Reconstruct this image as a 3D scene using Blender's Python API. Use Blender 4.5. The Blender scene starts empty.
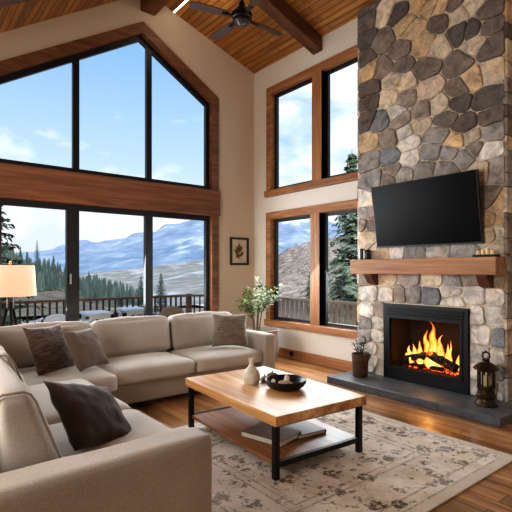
import bpy, bmesh, math, random
from math import sin, cos, pi, sqrt, radians, exp
from mathutils import Vector, Matrix, noise
scene = bpy.context.scene
col = scene.collection
PI = math.pi

# ------------------------------------------------------------------ helpers
def lin(h):
    h = h.lstrip('#'); v = []
    for i in (0, 2, 4):
        c = int(h[i:i+2], 16)/255
        v.append(c/12.92 if c <= .04045 else ((c+.055)/1.055)**2.4)
    return (v[0], v[1], v[2], 1.0)

class NT:
    def __init__(s, name):
        s.m = bpy.data.materials.new(name); s.m.use_nodes = True
        s.t = s.m.node_tree; s.n = s.t.nodes; s.l = s.t.links
        s.b = s.n['Principled BSDF']; s.out = s.n['Material Output']
    def new(s, kind, **kw):
        x = s.n.new(kind)
        for k, v in kw.items(): setattr(x, k, v)
        return x
    def link(s, a, b): s.l.new(a, b)
    def coords(s, scale=(1, 1, 1), rot=(0, 0, 0)):
        tc = s.new('ShaderNodeTexCoord'); mp = s.new('ShaderNodeMapping')
        mp.inputs['Scale'].default_value = scale; mp.inputs['Rotation'].default_value = rot
        s.link(tc.outputs['Object'], mp.inputs['Vector']); return mp.outputs['Vector']
    def noise(s, vec, scale, detail=4, rough=.5, dist=0):
        n = s.new('ShaderNodeTexNoise'); s.link(vec, n.inputs['Vector'])
        n.inputs['Scale'].default_value = scale; n.inputs['Detail'].default_value = detail
        n.inputs['Roughness'].default_value = rough; n.inputs['Distortion'].default_value = dist
        return n.outputs['Fac']
    def ramp(s, fac, stops):
        r = s.new('ShaderNodeValToRGB'); e = r.color_ramp.elements
        while len(e) < len(stops): e.new(.5)
        for x, (p, c) in zip(e, stops):
            x.position = p; x.color = c if isinstance(c, tuple) else lin(c)
        s.link(fac, r.inputs['Fac']); return r.outputs['Color']
    def mix(s, fac, a, b, mode='MIX'):
        m = s.new('ShaderNodeMix', data_type='RGBA', blend_type=mode)
        for sock, v in ((m.inputs[0], fac), (m.inputs[6], a), (m.inputs[7], b)):
            if isinstance(v, (int, float)): sock.default_value = v
            elif isinstance(v, tuple): sock.default_value = v
            elif isinstance(v, str): sock.default_value = lin(v)
            else: s.link(v, sock)
        return m.outputs[2]
    def math(s, op, a, b=0.0, c=None):
        m = s.new('ShaderNodeMath', operation=op)
        for i, v in enumerate((a, b) if c is None else (a, b, c)):
            if isinstance(v, (int, float)): m.inputs[i].default_value = v
            else: s.link(v, m.inputs[i])
        return m.outputs[0]
    def bump(s, h, strength=.3, dist=.01):
        b = s.new('ShaderNodeBump'); b.inputs['Strength'].default_value = strength
        b.inputs['Distance'].default_value = dist
        s.link(h, b.inputs['Height']); s.link(b.outputs['Normal'], s.b.inputs['Normal'])
    def base(s, c):
        if isinstance(c, (str, tuple)): s.b.inputs['Base Color'].default_value = c if isinstance(c, tuple) else lin(c)
        else: s.link(c, s.b.inputs['Base Color'])
    def set(s, **kw):
        for k, v in kw.items():
            s.b.inputs[{'rough': 'Roughness', 'metal': 'Metallic', 'spec': 'Specular IOR Level', 'coat': 'Coat Weight', 'sheen': 'Sheen Weight', 'em': 'Emission Strength'}[k]].default_value = v
        return s

def plain(name, c, rough=.6, metal=0, var=.12, scale=18, bump=.0, spec=.5):
    t = NT(name); v = t.coords(); n = t.noise(v, scale, 5)
    c = lin(c); d = tuple(x*(1-var) for x in c[:3])+(1,); e = tuple(min(1, x*(1+var)) for x in c[:3])+(1,)
    t.base(t.ramp(n, [(.3, d), (.7, e)])); t.set(rough=rough, metal=metal, spec=spec)
    if bump: t.bump(n, bump)
    return t.m

def fabric(name, c, rough=.95, var=.14, weave=240, bump=.35, stripes=None):
    t = NT(name); v = t.coords(); n = t.noise(v, 3.5, 4); f = t.noise(v, weave, 2)
    c = lin(c); d = tuple(x*(1-var) for x in c[:3])+(1,); e = tuple(min(1, x*(1+var)) for x in c[:3])+(1,)
    cc = t.ramp(n, [(.3, d), (.7, e)])
    cc = t.mix(.35, cc, t.ramp(f, [(.35, tuple(x*.6 for x in c[:3])+(1,)), (.65, tuple(min(1, x*1.35) for x in c[:3])+(1,))]))
    h = f
    if stripes:
        w = t.noise(t.coords(stripes[0]), stripes[1], 3, .6, .4)
        cc = t.mix(t.ramp(w, [(.42, (0, 0, 0, 1)), (.6, (1, 1, 1, 1))]), cc, stripes[2])
        h = t.math('ADD', f, t.math('MULTIPLY', w, 2))
    t.base(cc); t.set(rough=rough, spec=.2, sheen=.25); t.bump(h, bump, .004)
    return t.m

def wood(name, dark, mid, light, axis='Y', rough=.45, fine=26, bump=.15, boards=None, swap=None, var=.5, coat=0):
    """grain stretched along axis; boards=(width, length, joint colour) lays planks along world Y"""
    t = NT(name); st = .06
    sc = {'X': (st, 1, 1), 'Y': (1, st, 1), 'Z': (1, 1, st)}[axis]
    v = t.coords(sc)
    g = t.noise(v, fine, 6, .62, 1.2); g2 = t.noise(v, fine*.22, 3, .5, 2.0)
    fac = t.math('ADD', t.math('MULTIPLY', g, .55), t.math('MULTIPLY', g2, .45))
    cc = t.ramp(fac, [(.34, dark), (.5, mid), (.66, light)])
    h = g
    if boards:
        tc = t.new('ShaderNodeTexCoord'); sp = t.new('ShaderNodeSeparateXYZ'); cb = t.new('ShaderNodeCombineXYZ')
        t.link(tc.outputs['Object'], sp.inputs[0])
        t.link(sp.outputs['Y'], cb.inputs['X']); t.link(sp.outputs['X'], cb.inputs['Y'])
        br = t.new('ShaderNodeTexBrick'); t.link(cb.outputs[0], br.inputs['Vector'])
        br.offset = .37; br.offset_frequency = 2
        br.inputs['Scale'].default_value = 1; br.inputs['Row Height'].default_value = boards[0]
        br.inputs['Brick Width'].default_value = boards[1]; br.inputs['Mortar Size'].default_value = boards[3] if len(boards) > 3 else .004
        br.inputs['Mortar Smooth'].default_value = .2; br.inputs['Bias'].default_value = 0
        br.inputs['Color1'].default_value = (0, 0, 0, 1); br.inputs['Color2'].default_value = (1, 1, 1, 1); br.inputs['Mortar'].default_value = (.5, .5, .5, 1)
        tone = t.ramp(br.outputs['Color'], [(0, tuple([1-var]*3)+(1,)), (.5, (1, 1, 1, 1)), (1, tuple([1+var*.6]*3)+(1,))])
        cc = t.mix(1.0, cc, tone, 'MULTIPLY')
        cc = t.mix(br.outputs['Fac'], cc, boards[2])
        h = t.math('SUBTRACT', t.math('MULTIPLY', g, .3), br.outputs['Fac'])
    t.base(cc); t.set(rough=rough, coat=coat); t.bump(h, bump, .004)
    return t.m

def emis(name, c, strength):
    t = NT(name); t.base(c); t.b.inputs['Emission Color'].default_value = lin(c); t.set(em=strength); return t.m

def smooth(o, ang=None):
    for p in o.data.polygons: p.use_smooth = True
    if ang:
        m = o.modifiers.new('es', 'EDGE_SPLIT'); m.split_angle = radians(ang)
    return o

def obj(name, bm, mat, parent=None, sm=False, ang=None, bevel=0, loc=None):
    me = bpy.data.meshes.new(name)
    bmesh.ops.recalc_face_normals(bm, faces=bm.faces)
    bm.to_mesh(me); bm.free()
    o = bpy.data.objects.new(name, me); col.objects.link(o)
    for x in (mat if isinstance(mat, (list, tuple)) else [mat]): me.materials.append(x)
    if bevel:
        b = o.modifiers.new('bv', 'BEVEL'); b.width = bevel; b.segments = 2; b.limit_method = 'ANGLE'
    if sm or ang: smooth(o, ang)
    if parent: o.parent = parent
    if loc: o.location = loc
    return o

def tag(o, label, cat, group=None, kind=None):
    o['label'] = label; o['category'] = cat
    if group: o['group'] = group
    if kind: o['kind'] = kind
    return o
def thing(name, label, cat, loc=(0, 0, 0), rz=0, group=None):
    o = bpy.data.objects.new(name, None); col.objects.link(o)
    o.empty_display_size = .1; o.location = loc; o.rotation_euler = (0, 0, rz)
    return tag(o, label, cat, group)
def struct(o):
    o['kind'] = 'structure'; return o
def dup(o, parent=None):
    c = o.copy(); col.objects.link(c)
    if parent: c.parent = parent
    for ch in list(o.children): dup(ch, c)
    return c

def B(bm, x0, x1, y0, y1, z0, z1, mtx=None):
    vs = [bm.verts.new((x, y, z)) for x in (x0, x1) for y in (y0, y1) for z in (z0, z1)]
    for f in ((0, 1, 3, 2), (4, 6, 7, 5), (0, 4, 5, 1), (2, 3, 7, 6), (0, 2, 6, 4), (1, 5, 7, 3)): bm.faces.new([vs[i] for i in f])
    if mtx: bmesh.ops.transform(bm, matrix=mtx, verts=vs)
    return vs
def box(*a, mtx=None):
    bm = bmesh.new(); B(bm, *a, mtx=mtx); return bm
def tube(bm, pts, rad, n=8, cap=True):
    pts = [Vector(p) for p in pts]
    if not isinstance(rad, (list, tuple)): rad = [rad]*len(pts)
    rings = []
    for i, p in enumerate(pts):
        d = (pts[min(i+1, len(pts)-1)]-pts[max(i-1, 0)]).normalized()
        a = d.orthogonal().normalized() if i == 0 else (a-d*a.dot(d)).normalized()
        b = d.cross(a)
        rings.append([bm.verts.new(p+(a*cos(2*PI*k/n)+b*sin(2*PI*k/n))*rad[i]) for k in range(n)])
    for r, s in zip(rings, rings[1:]):
        for k in range(n): bm.faces.new((r[k], r[(k+1) % n], s[(k+1) % n], s[k]))
    if cap: bm.faces.new(rings[0]); bm.faces.new(rings[-1][::-1])
    return bm
def lathe(bm, prof, n=28, c=(0, 0, 0), close=False):
    rings = []
    for r, z in prof:
        if r < 1e-5: rings.append([bm.verts.new((c[0], c[1], c[2]+z))])
        else: rings.append([bm.verts.new((c[0]+r*cos(2*PI*k/n), c[1]+r*sin(2*PI*k/n), c[2]+z)) for k in range(n)])
    for a, b in zip(rings, rings[1:]):
        for k in range(n):
            k2 = (k+1) % n
            q = [a[k % len(a)], a[k2 % len(a)], b[k2 % len(b)], b[k % len(b)]]
            q = list(dict.fromkeys(q))
            if len(q) >= 3: bm.faces.new(q)
    return bm
def plate(outer, holes, plane, d0, d1):
    """polygon with holes, extruded from d0 to d1 along the plane normal. plane 'Y': points (x,z); 'X': points (y,z)"""
    bm = bmesh.new(); es = []
    P = (lambda a, b, d: (a, d, b)) if plane == 'Y' else (lambda a, b, d: (d, a, b))
    for lp in [outer]+holes:
        vs = [bm.verts.new(P(a, b, d0)) for a, b in lp]
        es += [bm.edges.new((vs[i], vs[(i+1) % len(vs)])) for i in range(len(vs))]
    bmesh.ops.triangle_fill(bm, use_beauty=True, use_dissolve=False, edges=es)
    r = bmesh.ops.extrude_face_region(bm, geom=list(bm.faces))
    off = (0, d1-d0, 0) if plane == 'Y' else (d1-d0, 0, 0)
    bmesh.ops.translate(bm, verts=[g for g in r['geom'] if isinstance(g, bmesh.types.BMVert)], vec=off)
    return bm
def rect(a0, a1, b0, b1): return [(a0, b0), (a1, b0), (a1, b1), (a0, b1)]

def rbox(sx, sy, sz, r=.03, cuts=8, bulge=(0, 0, 0), wr=0, seed=0, freq=6):
    """rounded upholstery block centred on the origin, with crowned faces and soft wrinkles"""
    bm = bmesh.new(); bmesh.ops.create_cube(bm, size=2)
    bmesh.ops.subdivide_edges(bm, edges=bm.edges, cuts=cuts, use_grid_fill=True)
    h = Vector((sx/2, sy/2, sz/2))
    for v in bm.verts:
        u = v.co.copy()
        # crowd the grid towards the edges
        u = Vector([math.copysign(abs(c)**.75, c) for c in u])
        p = Vector([u[i]*h[i] for i in range(3)])
        q = Vector([max(-h[i]+r, min(h[i]-r, p[i])) for i in range(3)])
        d = p-q
        n = d.normalized() if d.length > 1e-6 else Vector((0, 0, 0))
        if d.length > 1e-6: p = q+n*min(r, d.length) if d.length > r else p
        for i in range(3):
            j, k = (i+1) % 3, (i+2) % 3
            if abs(u[i]) > .999: p[i] += math.copysign(bulge[i]*(1-u[j]**2)*(1-u[k]**2), u[i])
        if wr:
            p += Vector((noise.noise(p*freq+Vector((seed, 0, 0))), noise.noise(p*freq+Vector((0, seed, 9))), noise.noise(p*freq+Vector((5, 0, seed)))))*wr
        v.co = p
    return bm
def pillow_bm(w, h, t, seed=0, wr=.012, n=22):
    bm = bmesh.new(); g = {}
    for s in (1, -1):
        for i in range(n+1):
            for j in range(n+1):
                u, v = 2*i/n-1, 2*j/n-1
                edge = i in (0, n) or j in (0, n)
                if edge and s == -1: g[s, i, j] = g[1, i, j]; continue
                x = w/2*u*(1-.10*(1-v*v)); z = h/2*v*(1-.10*(1-u*u))
                y = s*t/2*((1-u*u)*(1-v*v))**.42
                p = Vector((x, y, z))
                if not edge:
                    y += wr*s*(noise.noise(Vector((x*9+seed, z*9, s*3)))+.6*noise.noise(Vector((x*22+seed, z*15, s*5))))
                g[s, i, j] = bm.verts.new((x, y, z))
    for s in (1, -1):
        for i in range(n):
            for j in range(n):
                q = [g[s, i, j], g[s, i+1, j], g[s, i+1, j+1], g[s, i, j+1]]
                bm.faces.new(q if s == 1 else q[::-1])
    return bm

# ------------------------------------------------------------------ materials
M = {}
M['wall'] = plain('wall_paint', 'CDBAA3', .9, var=.03, scale=60, bump=.03)
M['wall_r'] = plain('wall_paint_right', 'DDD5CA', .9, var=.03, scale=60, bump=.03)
M['trim'] = wood('trim_wood', '74492A', '9C683E', 'BA885A', 'Z', .5)
M['trimh'] = wood('trim_wood_horizontal', '74492A', '9C683E', 'BA885A', 'Y', .5)
M['trimg'] = wood('trim_wood_gable', '4E3220', '754A2E', '926443', 'X', .5)
M['beam'] = wood('beam_wood', '5A3722', '815236', '9C6A48', 'X', .6, fine=18)
M['rafter'] = wood('rafter_wood', '3C2212', '5C361E', '754829', 'X', .6, fine=18)
M['ridge'] = wood('ridge_wood', '4A2914', '71431F', '8D5A30', 'Y', .6, fine=18)
M['ceil'] = wood('ceiling_planks', '77491F', 'A36C34', 'C4924F', 'Y', .5, fine=20, boards=(.085, 2.6, '3A2110', .005), var=.25)
M['floor'] = wood('floor_planks', '6C4628', 'A67548', 'D0A470', 'Y', .28, fine=22, boards=(.125, 1.9, '2A1609', .003), var=.45, coat=.25)
M['black'] = plain('black_frame', '14161A', .45, .0, var=.1)
M['blackmetal'] = plain('black_metal', '101010', .5, .3, var=.15)
M['table'] = wood('table_wood', '94622F', 'CC9860', 'EBC595', 'Y', .42, fine=16, boards=(.12, 3.5, 'B5854E', .0015), var=.2, coat=.0)
M['shelf'] = wood('shelf_wood', '5E3A20', '86562F', 'A37246', 'Y', .38, fine=20, boards=(.14, 3.5, '4A2A14', .002), var=.2, coat=.0)
M['mantel'] = wood('mantel_wood', '7A5034', 'A6744E', 'C2966C', 'Y', .55, fine=16)
M['mantel_d'] = wood('bracket_wood', '38200F', '57331B', '6F4526', 'Z', .6, fine=18)
M['sofa'] = fabric('sofa_linen', 'ABA094')
M['sofa_l'] = fabric('sofa_seat_linen', 'BCB3A8')
M['piping'] = fabric('piping_linen', '8C8074')
M['pil_stripe'] = fabric('pillow_striped', '45362C', stripes=((1, 1, 7), 11, '6A5849'))
M['pil_brown'] = fabric('pillow_taupe', '66564A')
M['pil_dark'] = fabric('pillow_dark', '3D2E26')
M['pil_grey'] = fabric('pillow_rib', '6A5A50', stripes=((1, 1, 8), 12, '85766A'))
M['lampleg'] = plain('lamp_leg_black', '0B0A09', .8, 0, var=.1, spec=.1)

t = NT('hearth_slate'); v = t.coords(); n = t.noise(v, 9, 6, .6); n2 = t.noise(v, 70, 3)
tc = t.new('ShaderNodeTexCoord'); sp = t.new('ShaderNodeSeparateXYZ'); t.link(tc.outputs['Object'], sp.inputs[0])
j = t.math('LESS_THAN', t.math('ABSOLUTE', t.math('SUBTRACT', t.math('FRACT', t.math('MULTIPLY', sp.outputs['Y'], 1.5)), .5)), .006)
t.base(t.mix(j, t.ramp(n, [(.3, '454A50'), (.7, '62676D')]), '2A2D31')); t.set(rough=.42); t.bump(n2, .15, .004)
M['hearth'] = t.m

# natural stone: colour per stone from a mesh attribute, cleft texture on top
t = NT('field_stone'); at = t.new('ShaderNodeAttribute', attribute_name='stone')
v = t.coords(); n = t.noise(v, 9, 7, .65, .6); n2 = t.noise(v, 38, 5, .6); n3 = t.noise(v, 3.3, 2)
c = t.mix(1.0, at.outputs['Color'], t.ramp(n, [(.3, (.5, .48, .47, 1)), (.5, (1.02, 1.02, 1.02, 1)), (.7, (1.5, 1.44, 1.36, 1))]), 'MULTIPLY')
c = t.mix(t.ramp(n3, [(.52, (0, 0, 0, 1)), (.68, (.5, .5, .5, 1))]), c, t.mix(1.0, c, (1.25, 1.0, .78, 1), 'MULTIPLY'))
t.base(c); t.set(rough=.85, spec=.25); t.bump(t.math('ADD', n, t.math('MULTIPLY', n2, .5)), 1.0, .03)
M['stone'] = t.m
M['mortar'] = plain('mortar', 'CFC2AF', .95, var=.15, scale=40, bump=.4)

# thin window glass: clear with a faint fresnel reflection
t = NT('window_glass'); t.n.remove(t.b)
tr = t.new('ShaderNodeBsdfTransparent'); gl = t.new('ShaderNodeBsdfGlossy'); gl.inputs['Roughness'].default_value = .02
fr = t.new('ShaderNodeFresnel'); fr.inputs['IOR'].default_value = 1.07; mx = t.new('ShaderNodeMixShader')
tr.inputs['Color'].default_value = (.97, .985, .985, 1)
t.link(fr.outputs[0], mx.inputs[0]); t.link(tr.outputs[0], mx.inputs[1]); t.link(gl.outputs[0], mx.inputs[2]); t.link(mx.outputs[0], t.out.inputs['Surface'])
M['glass'] = t.m

# ------------------------------------------------------------------ camera
FX, FY, RX, RY = .6215, .7834, .7834, -.6215      # forward and right on the floor plan
EYE = 1.35
cam = bpy.data.cameras.new('camera'); co = bpy.data.objects.new('camera', cam); col.objects.link(co)
co.location = (0, 0, EYE); co.rotation_euler = (radians(90), 0, -math.atan2(FX, FY))
cam.sensor_width = 36; cam.lens = 36*455/512; cam.shift_y = 14/512
cam.clip_end = 12000; cam.clip_start = .05
scene.camera = co

# ------------------------------------------------------------------ room shell
W, D = 4.72, 6.0
ridge_x, ridge_z = 2.8, 5.28
def ceil_z(x): return 4.64+.3333*(W-x) if x > ridge_x else ridge_z-.636*(ridge_x-x)
XL, YB = -1.8, -3.0
floor = struct(obj('floor', box(XL-.15, W+.15, YB-.15, D+.15, -.1, 0), M['floor']))

bm = bmesh.new()
for xa, xb in ((XL-.15, ridge_x), (ridge_x, W+.15)):
    za, zb = (ceil_z(xa), ceil_z(xb-1e-6)) if xa < ridge_x else (ridge_z, ceil_z(xb))
    vs = [bm.verts.new(p) for p in ((xa, YB-.15, za), (xb, YB-.15, zb), (xb, D+.15, zb), (xa, D+.15, za), (xa, YB-.15, za+.12), (xb, YB-.15, zb+.12), (xb, D+.15, zb+.12), (xa, D+.15, za+.12))]
    for f in ((0, 1, 2, 3), (4, 7, 6, 5), (0, 4, 5, 1), (2, 6, 7, 3), (0, 3, 7, 4), (1, 5, 6, 2)): bm.faces.new([vs[i] for i in f])
struct(obj('ceiling', bm, M['ceil']))

e = .02
gable_out = [(XL, 0), (W+.15, 0), (W+.15, ceil_z(W+.15)+e), (ridge_x, ridge_z+e), (XL, ceil_z(XL)+e)]
O = [(-.75, 0), (3.99, 0), (3.99, 4.05), (2.72, 4.83), (-.75, 2.75)]        # outside of the trim
I = [(-.62, 0), (3.86, 0), (3.86, 3.965), (2.71, 4.67), (-.62, 2.67)]       # inside of the trim
hole = [(-.68, .0001), (3.92, .0001), (3.92, 4.0), (2.715, 4.75), (-.68, 2.71)]
wall_outer = [(XL, 0), (-.68, 0), (-.68, 2.71), (2.715, 4.75), (3.92, 4.0), (3.92, 0)] + gable_out[1:]
struct(obj('wall_front', plate(wall_outer, [], 'Y', D, D+.15), M['wall']))
fb = (2.37, 3.19, .21, .81)                                                # firebox mouth
wl, wu = (3.5, 5.655, .46, 2.27), (3.5, 5.645, 2.52, 4.27)
def ins(r, k): return rect(r[0]+k, r[1]-k, r[2]+k, r[3]-k)
struct(obj('wall_right', plate(rect(YB, D, 0, ceil_z(W)+e), [ins(wl, .05), ins(wu, .05), rect(2.33, 3.25, .12, .9)], 'X', W, W+.15), M['wall_r']))
struct(obj('wall_left', box(XL-.15, XL, YB, D, 0, ceil_z(XL)+.08), M['wall']))
bm = plate([(XL, 0), (W, 0), (W, 4.66), (ridge_x, ridge_z+e), (XL, ceil_z(XL)+e)], [], 'Y', YB-.15, YB)
struct(obj('wall_rear', bm, M['wall']))

# beams
struct(obj('trim_1', box(ridge_x-.11, ridge_x+.11, YB, D, ridge_z-.3, ridge_z-.05), M['ridge'], bevel=.01))
def rafter(name, xa, xb, y0, y1):
    bm = bmesh.new(); n = bmesh.ops
    za, zb = ceil_z(xa)+.01, ceil_z(xb)+.01
    vs = [bm.verts.new(p) for p in ((xa, y0, za), (xb, y0, zb), (xb, y1, zb), (xa, y1, za), (xa, y0, za-.21), (xb, y0, zb-.21), (xb, y1, zb-.21), (xa, y1, za-.21))]
    for f in ((0, 1, 2, 3), (4, 7, 6, 5), (0, 4, 5, 1), (2, 6, 7, 3), (0, 3, 7, 4), (1, 5, 6, 2)): bm.faces.new([vs[i] for i in f])
    return struct(obj(name, bm, M['rafter'], bevel=.008))
rafter('trim_2', ridge_x+.1, W, 4.44, 4.62)
rafter('trim_3', XL, ridge_x-.1, 4.60, 4.80)
rafter('trim_4', ridge_x+.1, W, 1.4, 1.58)
rafter('trim_5', XL, ridge_x-.1, 1.4, 1.58)

# gable glazing
u_outer = [(-.75, 0), (-.62, 0), (-.62, 2.67), (2.71, 4.67), (3.86, 3.965), (3.86, 0), (3.99, 0), (3.99, 4.05), (2.72, 4.83), (-.75, 2.75)]
w1 = struct(obj('window_1', plate(u_outer, [], 'Y', D-.035, D+.15), M['trimg'], bevel=.006))
struct(obj('trim_6', box(-.75, 3.995, D-.075, D+.15, 2.195, 2.59), M['beam'], bevel=.012))
zl = lambda x: 4.67-.6*(2.71-x); zr = lambda x: 4.67-.613*(x-2.71)
f_out = [(-.62, 2.6), (3.86, 2.6), (3.86, 3.965), (2.71, 4.67), (-.62, 2.67)]
k = .085
panes_u = [[(-.55, 2.66), (.87, 2.66), (.87, zl(.87)-k), (-.2, zl(-.2)-k)],
           [(.95, 2.66), (1.795, 2.66), (1.795, zl(1.795)-k), (.95, zl(.95)-k)],
           [(1.875, 2.66), (2.81, 2.66), (2.81, zr(2.81)-k), (2.71, 4.67-k), (1.875, zl(1.875)-k)],
           [(2.89, 2.66), (3.80, 2.66), (3.80, zr(3.80)-k), (2.89, zr(2.89)-k)]]
panes_l = [rect(-.56, .90, .07, 2.12), rect(.98, 1.715, .07, 2.12), rect(1.87, 2.79, .07, 2.12), rect(2.90, 3.80, .07, 2.12)]
obj('window_frame', plate(f_out, panes_u, 'Y', D+.05, D+.11), M['black'], w1)
for p in panes_u: obj('pane', plate(p, [], 'Y', D+.078, D+.082), M['glass'], w1)
d1 = struct(obj('door_1', plate([(-.62, 0), (3.86, 0), (3.86, 2.21), (-.62, 2.21)], panes_l, 'Y', D+.04, D+.11), M['black']))
for p in panes_l: obj('pane', plate(p, [], 'Y', D+.073, D+.077), M['glass'], d1)
bm = bmesh.new(); B(bm, 1.745, 1.765, D+.012, D+.02, 1.17, 1.30); B(bm, 1.75, 1.76, D+.018, D+.042, 1.19, 1.2); B(bm, 1.75, 1.76, D+.018, D+.042, 1.27, 1.28)
obj('door_handle', bm, plain('handle_steel', 'C8C8C6', .3, .6), d1)

# fireplace wall glazing
for nm, r, mull, sillh in (('window_2', wl, (4.47, 4.645), .10), ('window_3', wu, (4.43, 4.615), .10)):
    hs = [rect(3.61, mull[0], r[2]+.1, r[3]-.11), rect(mull[1], r[1]-.11, r[2]+.1, r[3]-.11)]
    w = struct(obj(nm, plate(rect(*r), hs, 'X', W-.035, W+.15), M['trimh'], bevel=.006))
    obj('sill', box(W-.06, W+.02, 3.5, 5.67, r[2]-.0, r[2]+.1), M['trimh'], w, bevel=.006)
    obj('mullion', box(W-.04, W+.15, mull[0]+.0, mull[1]-.0, r[2]+.1, r[3]-.11), M['trim'], w, bevel=.006)
    for h in hs:
        a0, a1, b0, b1 = h[0][0], h[1][0], h[0][1], h[2][1]
        q = .045
        obj('window_frame', plate(h, [rect(a0+q, a1-q, b0+q, b1-q)], 'X', W+.055, W+.10), M['black'], w)
        obj('pane', plate(rect(a0+q, a1-q, b0+q, b1-q), [], 'X', W+.075, W+.079), M['glass'], w)
struct(obj('baseboard_right', box(W-.022, W, 3.72, D, 0, .145), M['trimh'], bevel=.006))
struct(obj('baseboard_front', box(3.99, W-.022, D-.022, D, 0, .145), M['trimg'], bevel=.006))
o = tag(obj('power_outlet', box(W-.03, W-.0225, 5.02, 5.10, .05, .12), M['black'], bevel=.004), 'small dark power outlet set in the wooden baseboard under the window', 'outlet')

# ------------------------------------------------------------------ stone chimney
CX0 = 4.60; CY0, CY1 = 1.93, 3.70
ch = thing('stone_chimney', 'tall floor to ceiling chimney faced with grey, brown and tan field stone', 'chimney', (W, 2.8, 0))
def local(bm, root):
    bmesh.ops.translate(bm, verts=bm.verts, vec=-root.location); return bm
core = plate(rect(CY0+.02, CY1-.02, 0, 4.63), [rect(2.31, 3.27, .10, .93)], 'X', CX0, W-.002)
obj('mortar_bed', local(core, ch), M['mortar'], ch)
S = """3.59,4.64,D 3.56,4.42,D 3.56,4.21,D 3.31,4.4,B 3.34,4.1,N 3.11,4.33,D 3.01,4.18,T 2.91,4.08,T 2.84,4.32,T 2.73,4.25,T 2.56,4.18,T 2.4,4.01,B 2.46,4.14,D 2.24,4.06,B 2.6,4.02,D 2.4,3.81,D 2.25,3.79,D 2.08,3.89,D 2.09,3.76,D 2.78,3.84,T 2.6,3.75,B 3.11,3.88,N 3.08,3.71,D 3.59,3.99,D 3.53,3.81,T 3.31,3.78,N 3.18,3.58,B 2.75,3.58,D 2.4,3.5,D 2.22,3.63,B 2.06,3.54,D 2.25,3.28,T 2.06,3.3,B 3.53,3.58,D 3.53,3.42,D 3.03,3.49,B 3.23,3.39,B 3.03,3.32,N 2.72,3.33,P 2.39,3.23,D 2.4,3.09,D 2.6,3.12,B 2.11,3.04,D 3.56,3.22,D 3.37,3.15,S 3.14,3.21,L 3.08,3.08,N 2.82,3.11,N 2.84,2.97,B 2.54,2.96,D 2.32,2.84,D 2.08,2.85,D 2.06,2.7,G 3.53,2.92,T 3.25,2.9,N 3.02,2.93,L 2.98,2.8,L 2.64,2.8,G 2.42,2.69,T 2.26,2.7,B 2.23,2.58,N 3.5,2.7,G 3.23,2.68,S 2.96,2.62,L 3.19,2.52,N 2.71,2.64,G 2.48,2.59,G 2.34,2.52,G 2.09,2.53,L 3.45,2.45,G 3.26,2.43,N 3.06,2.45,G 2.78,2.46,G 2.54,2.42,G 2.02,2.33,G 2.15,2.34,B 3.58,2.21,L 3.58,2.06,G 3.63,1.92,N 3.52,1.9,D 3.56,1.77,B 3.33,1.56,B 3.14,1.57,L 2.92,1.54,G 2.62,1.54,G 2.35,1.53,G 2.1,2.05,N 1.97,1.99,T 2.09,1.85,T 1.96,1.84,T 1.96,1.72,B 2.09,1.7,B 1.96,1.59,B 3.56,1.24,N 3.29,1.24,B 2.98,1.25,G 2.69,1.25,B 2.45,1.24,G 2.28,1.27,N 1.99,1.26,N 3.53,1.07,L 3.27,1.06,L 3.1,1.07,G 2.94,1.08,G 2.71,1.08,S 2.48,1.12,L 2.45,1.01,L 2.24,1.09,L 2.0,1.1,L 3.56,0.84,L 3.35,0.86,N 2.23,0.89,L 2.02,0.91,L 3.59,0.69,G 3.39,0.71,L 3.59,0.53,G 3.39,0.55,L 3.49,0.39,L 3.34,0.38,L 3.49,0.22,L 3.34,0.17,L 3.59,0.25,G 2.17,0.69,L 1.97,0.68,S 2.19,0.52,L 1.99,0.49,L 2.19,0.32,L 1.95,0.36,G 2.2,0.17,L 2.08,0.17,L 1.94,0.16,L"""
PAL = {'D': ('6E6661', '79706B', '655F5C', '7D716A'), 'N': ('958A80', '8C8076', '9D9186'), 'B': ('CDBDA6', 'C4B5A2', 'D4C5B0'), 'T': ('CDB18E', 'C3AA8A', 'D1B591'),
       'P': ('C8B5A2',), 'G': ('A29D99', 'ABA5A0', '99948F'), 'S': ('808389', '8A8D90'), 'L': ('D9D2C9', 'CFC9C1', 'E0D8CE', 'D2C8BB')}
rnd = random.Random(4)
seeds = []
for s in S.split():
    a, b, c = s.split(','); seeds.append((float(a), float(b), c))  # low stones coded lighter, painting in the brighter light around the hearth
for i in range(60):                     # fill behind the television
    a, b = rnd.uniform(1.98, 3.66), rnd.uniform(.05, 4.7)
    if all(((a-p[0])/1.0)**2+((b-p[1])/.8)**2 > .05 for p in seeds): seeds.append((a, b, rnd.choice('GGNDLB')))
def cell(i):
    a, b, _ = seeds[i]; poly = [(CY0, 0.082), (CY1, 0.082), (CY1, 4.63), (CY0, 4.63)]
    for j, (p, q, _) in enumerate(seeds):
        if j == i or abs(p-a) > 1.3 or abs(q-b) > 1.0: continue
        # cells are wider than high: metric squeezed in the horizontal
        kx = .8
        nx, ny = (p-a)*kx*kx, (q-b); mx_, my_ = (p+a)/2, (q+b)/2
        out = []
        for m in range(len(poly)):
            P, Q = poly[m], poly[(m+1) % len(poly)]
            dp = (P[0]-mx_)*nx+(P[1]-my_)*ny; dq = (Q[0]-mx_)*nx+(Q[1]-my_)*ny
            if dp <= 0: out.append(P)
            if dp*dq < 0:
                t_ = dp/(dp-dq); out.append((P[0]+(Q[0]-P[0])*t_, P[1]+(Q[1]-P[1])*t_))
        poly = out
        if len(poly) < 3: return None
    return poly
def inset(poly, d):
    n = len(poly); cx = sum(p[0] for p in poly)/n; cy = sum(p[1] for p in poly)/n
    out = []
    for p in poly:
        v = Vector((p[0]-cx, p[1]-cy)); L = v.length
        out.append((cx+v.x*max(.15, (L-d)/L), cy+v.y*max(.15, (L-d)/L)))
    return out
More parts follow.
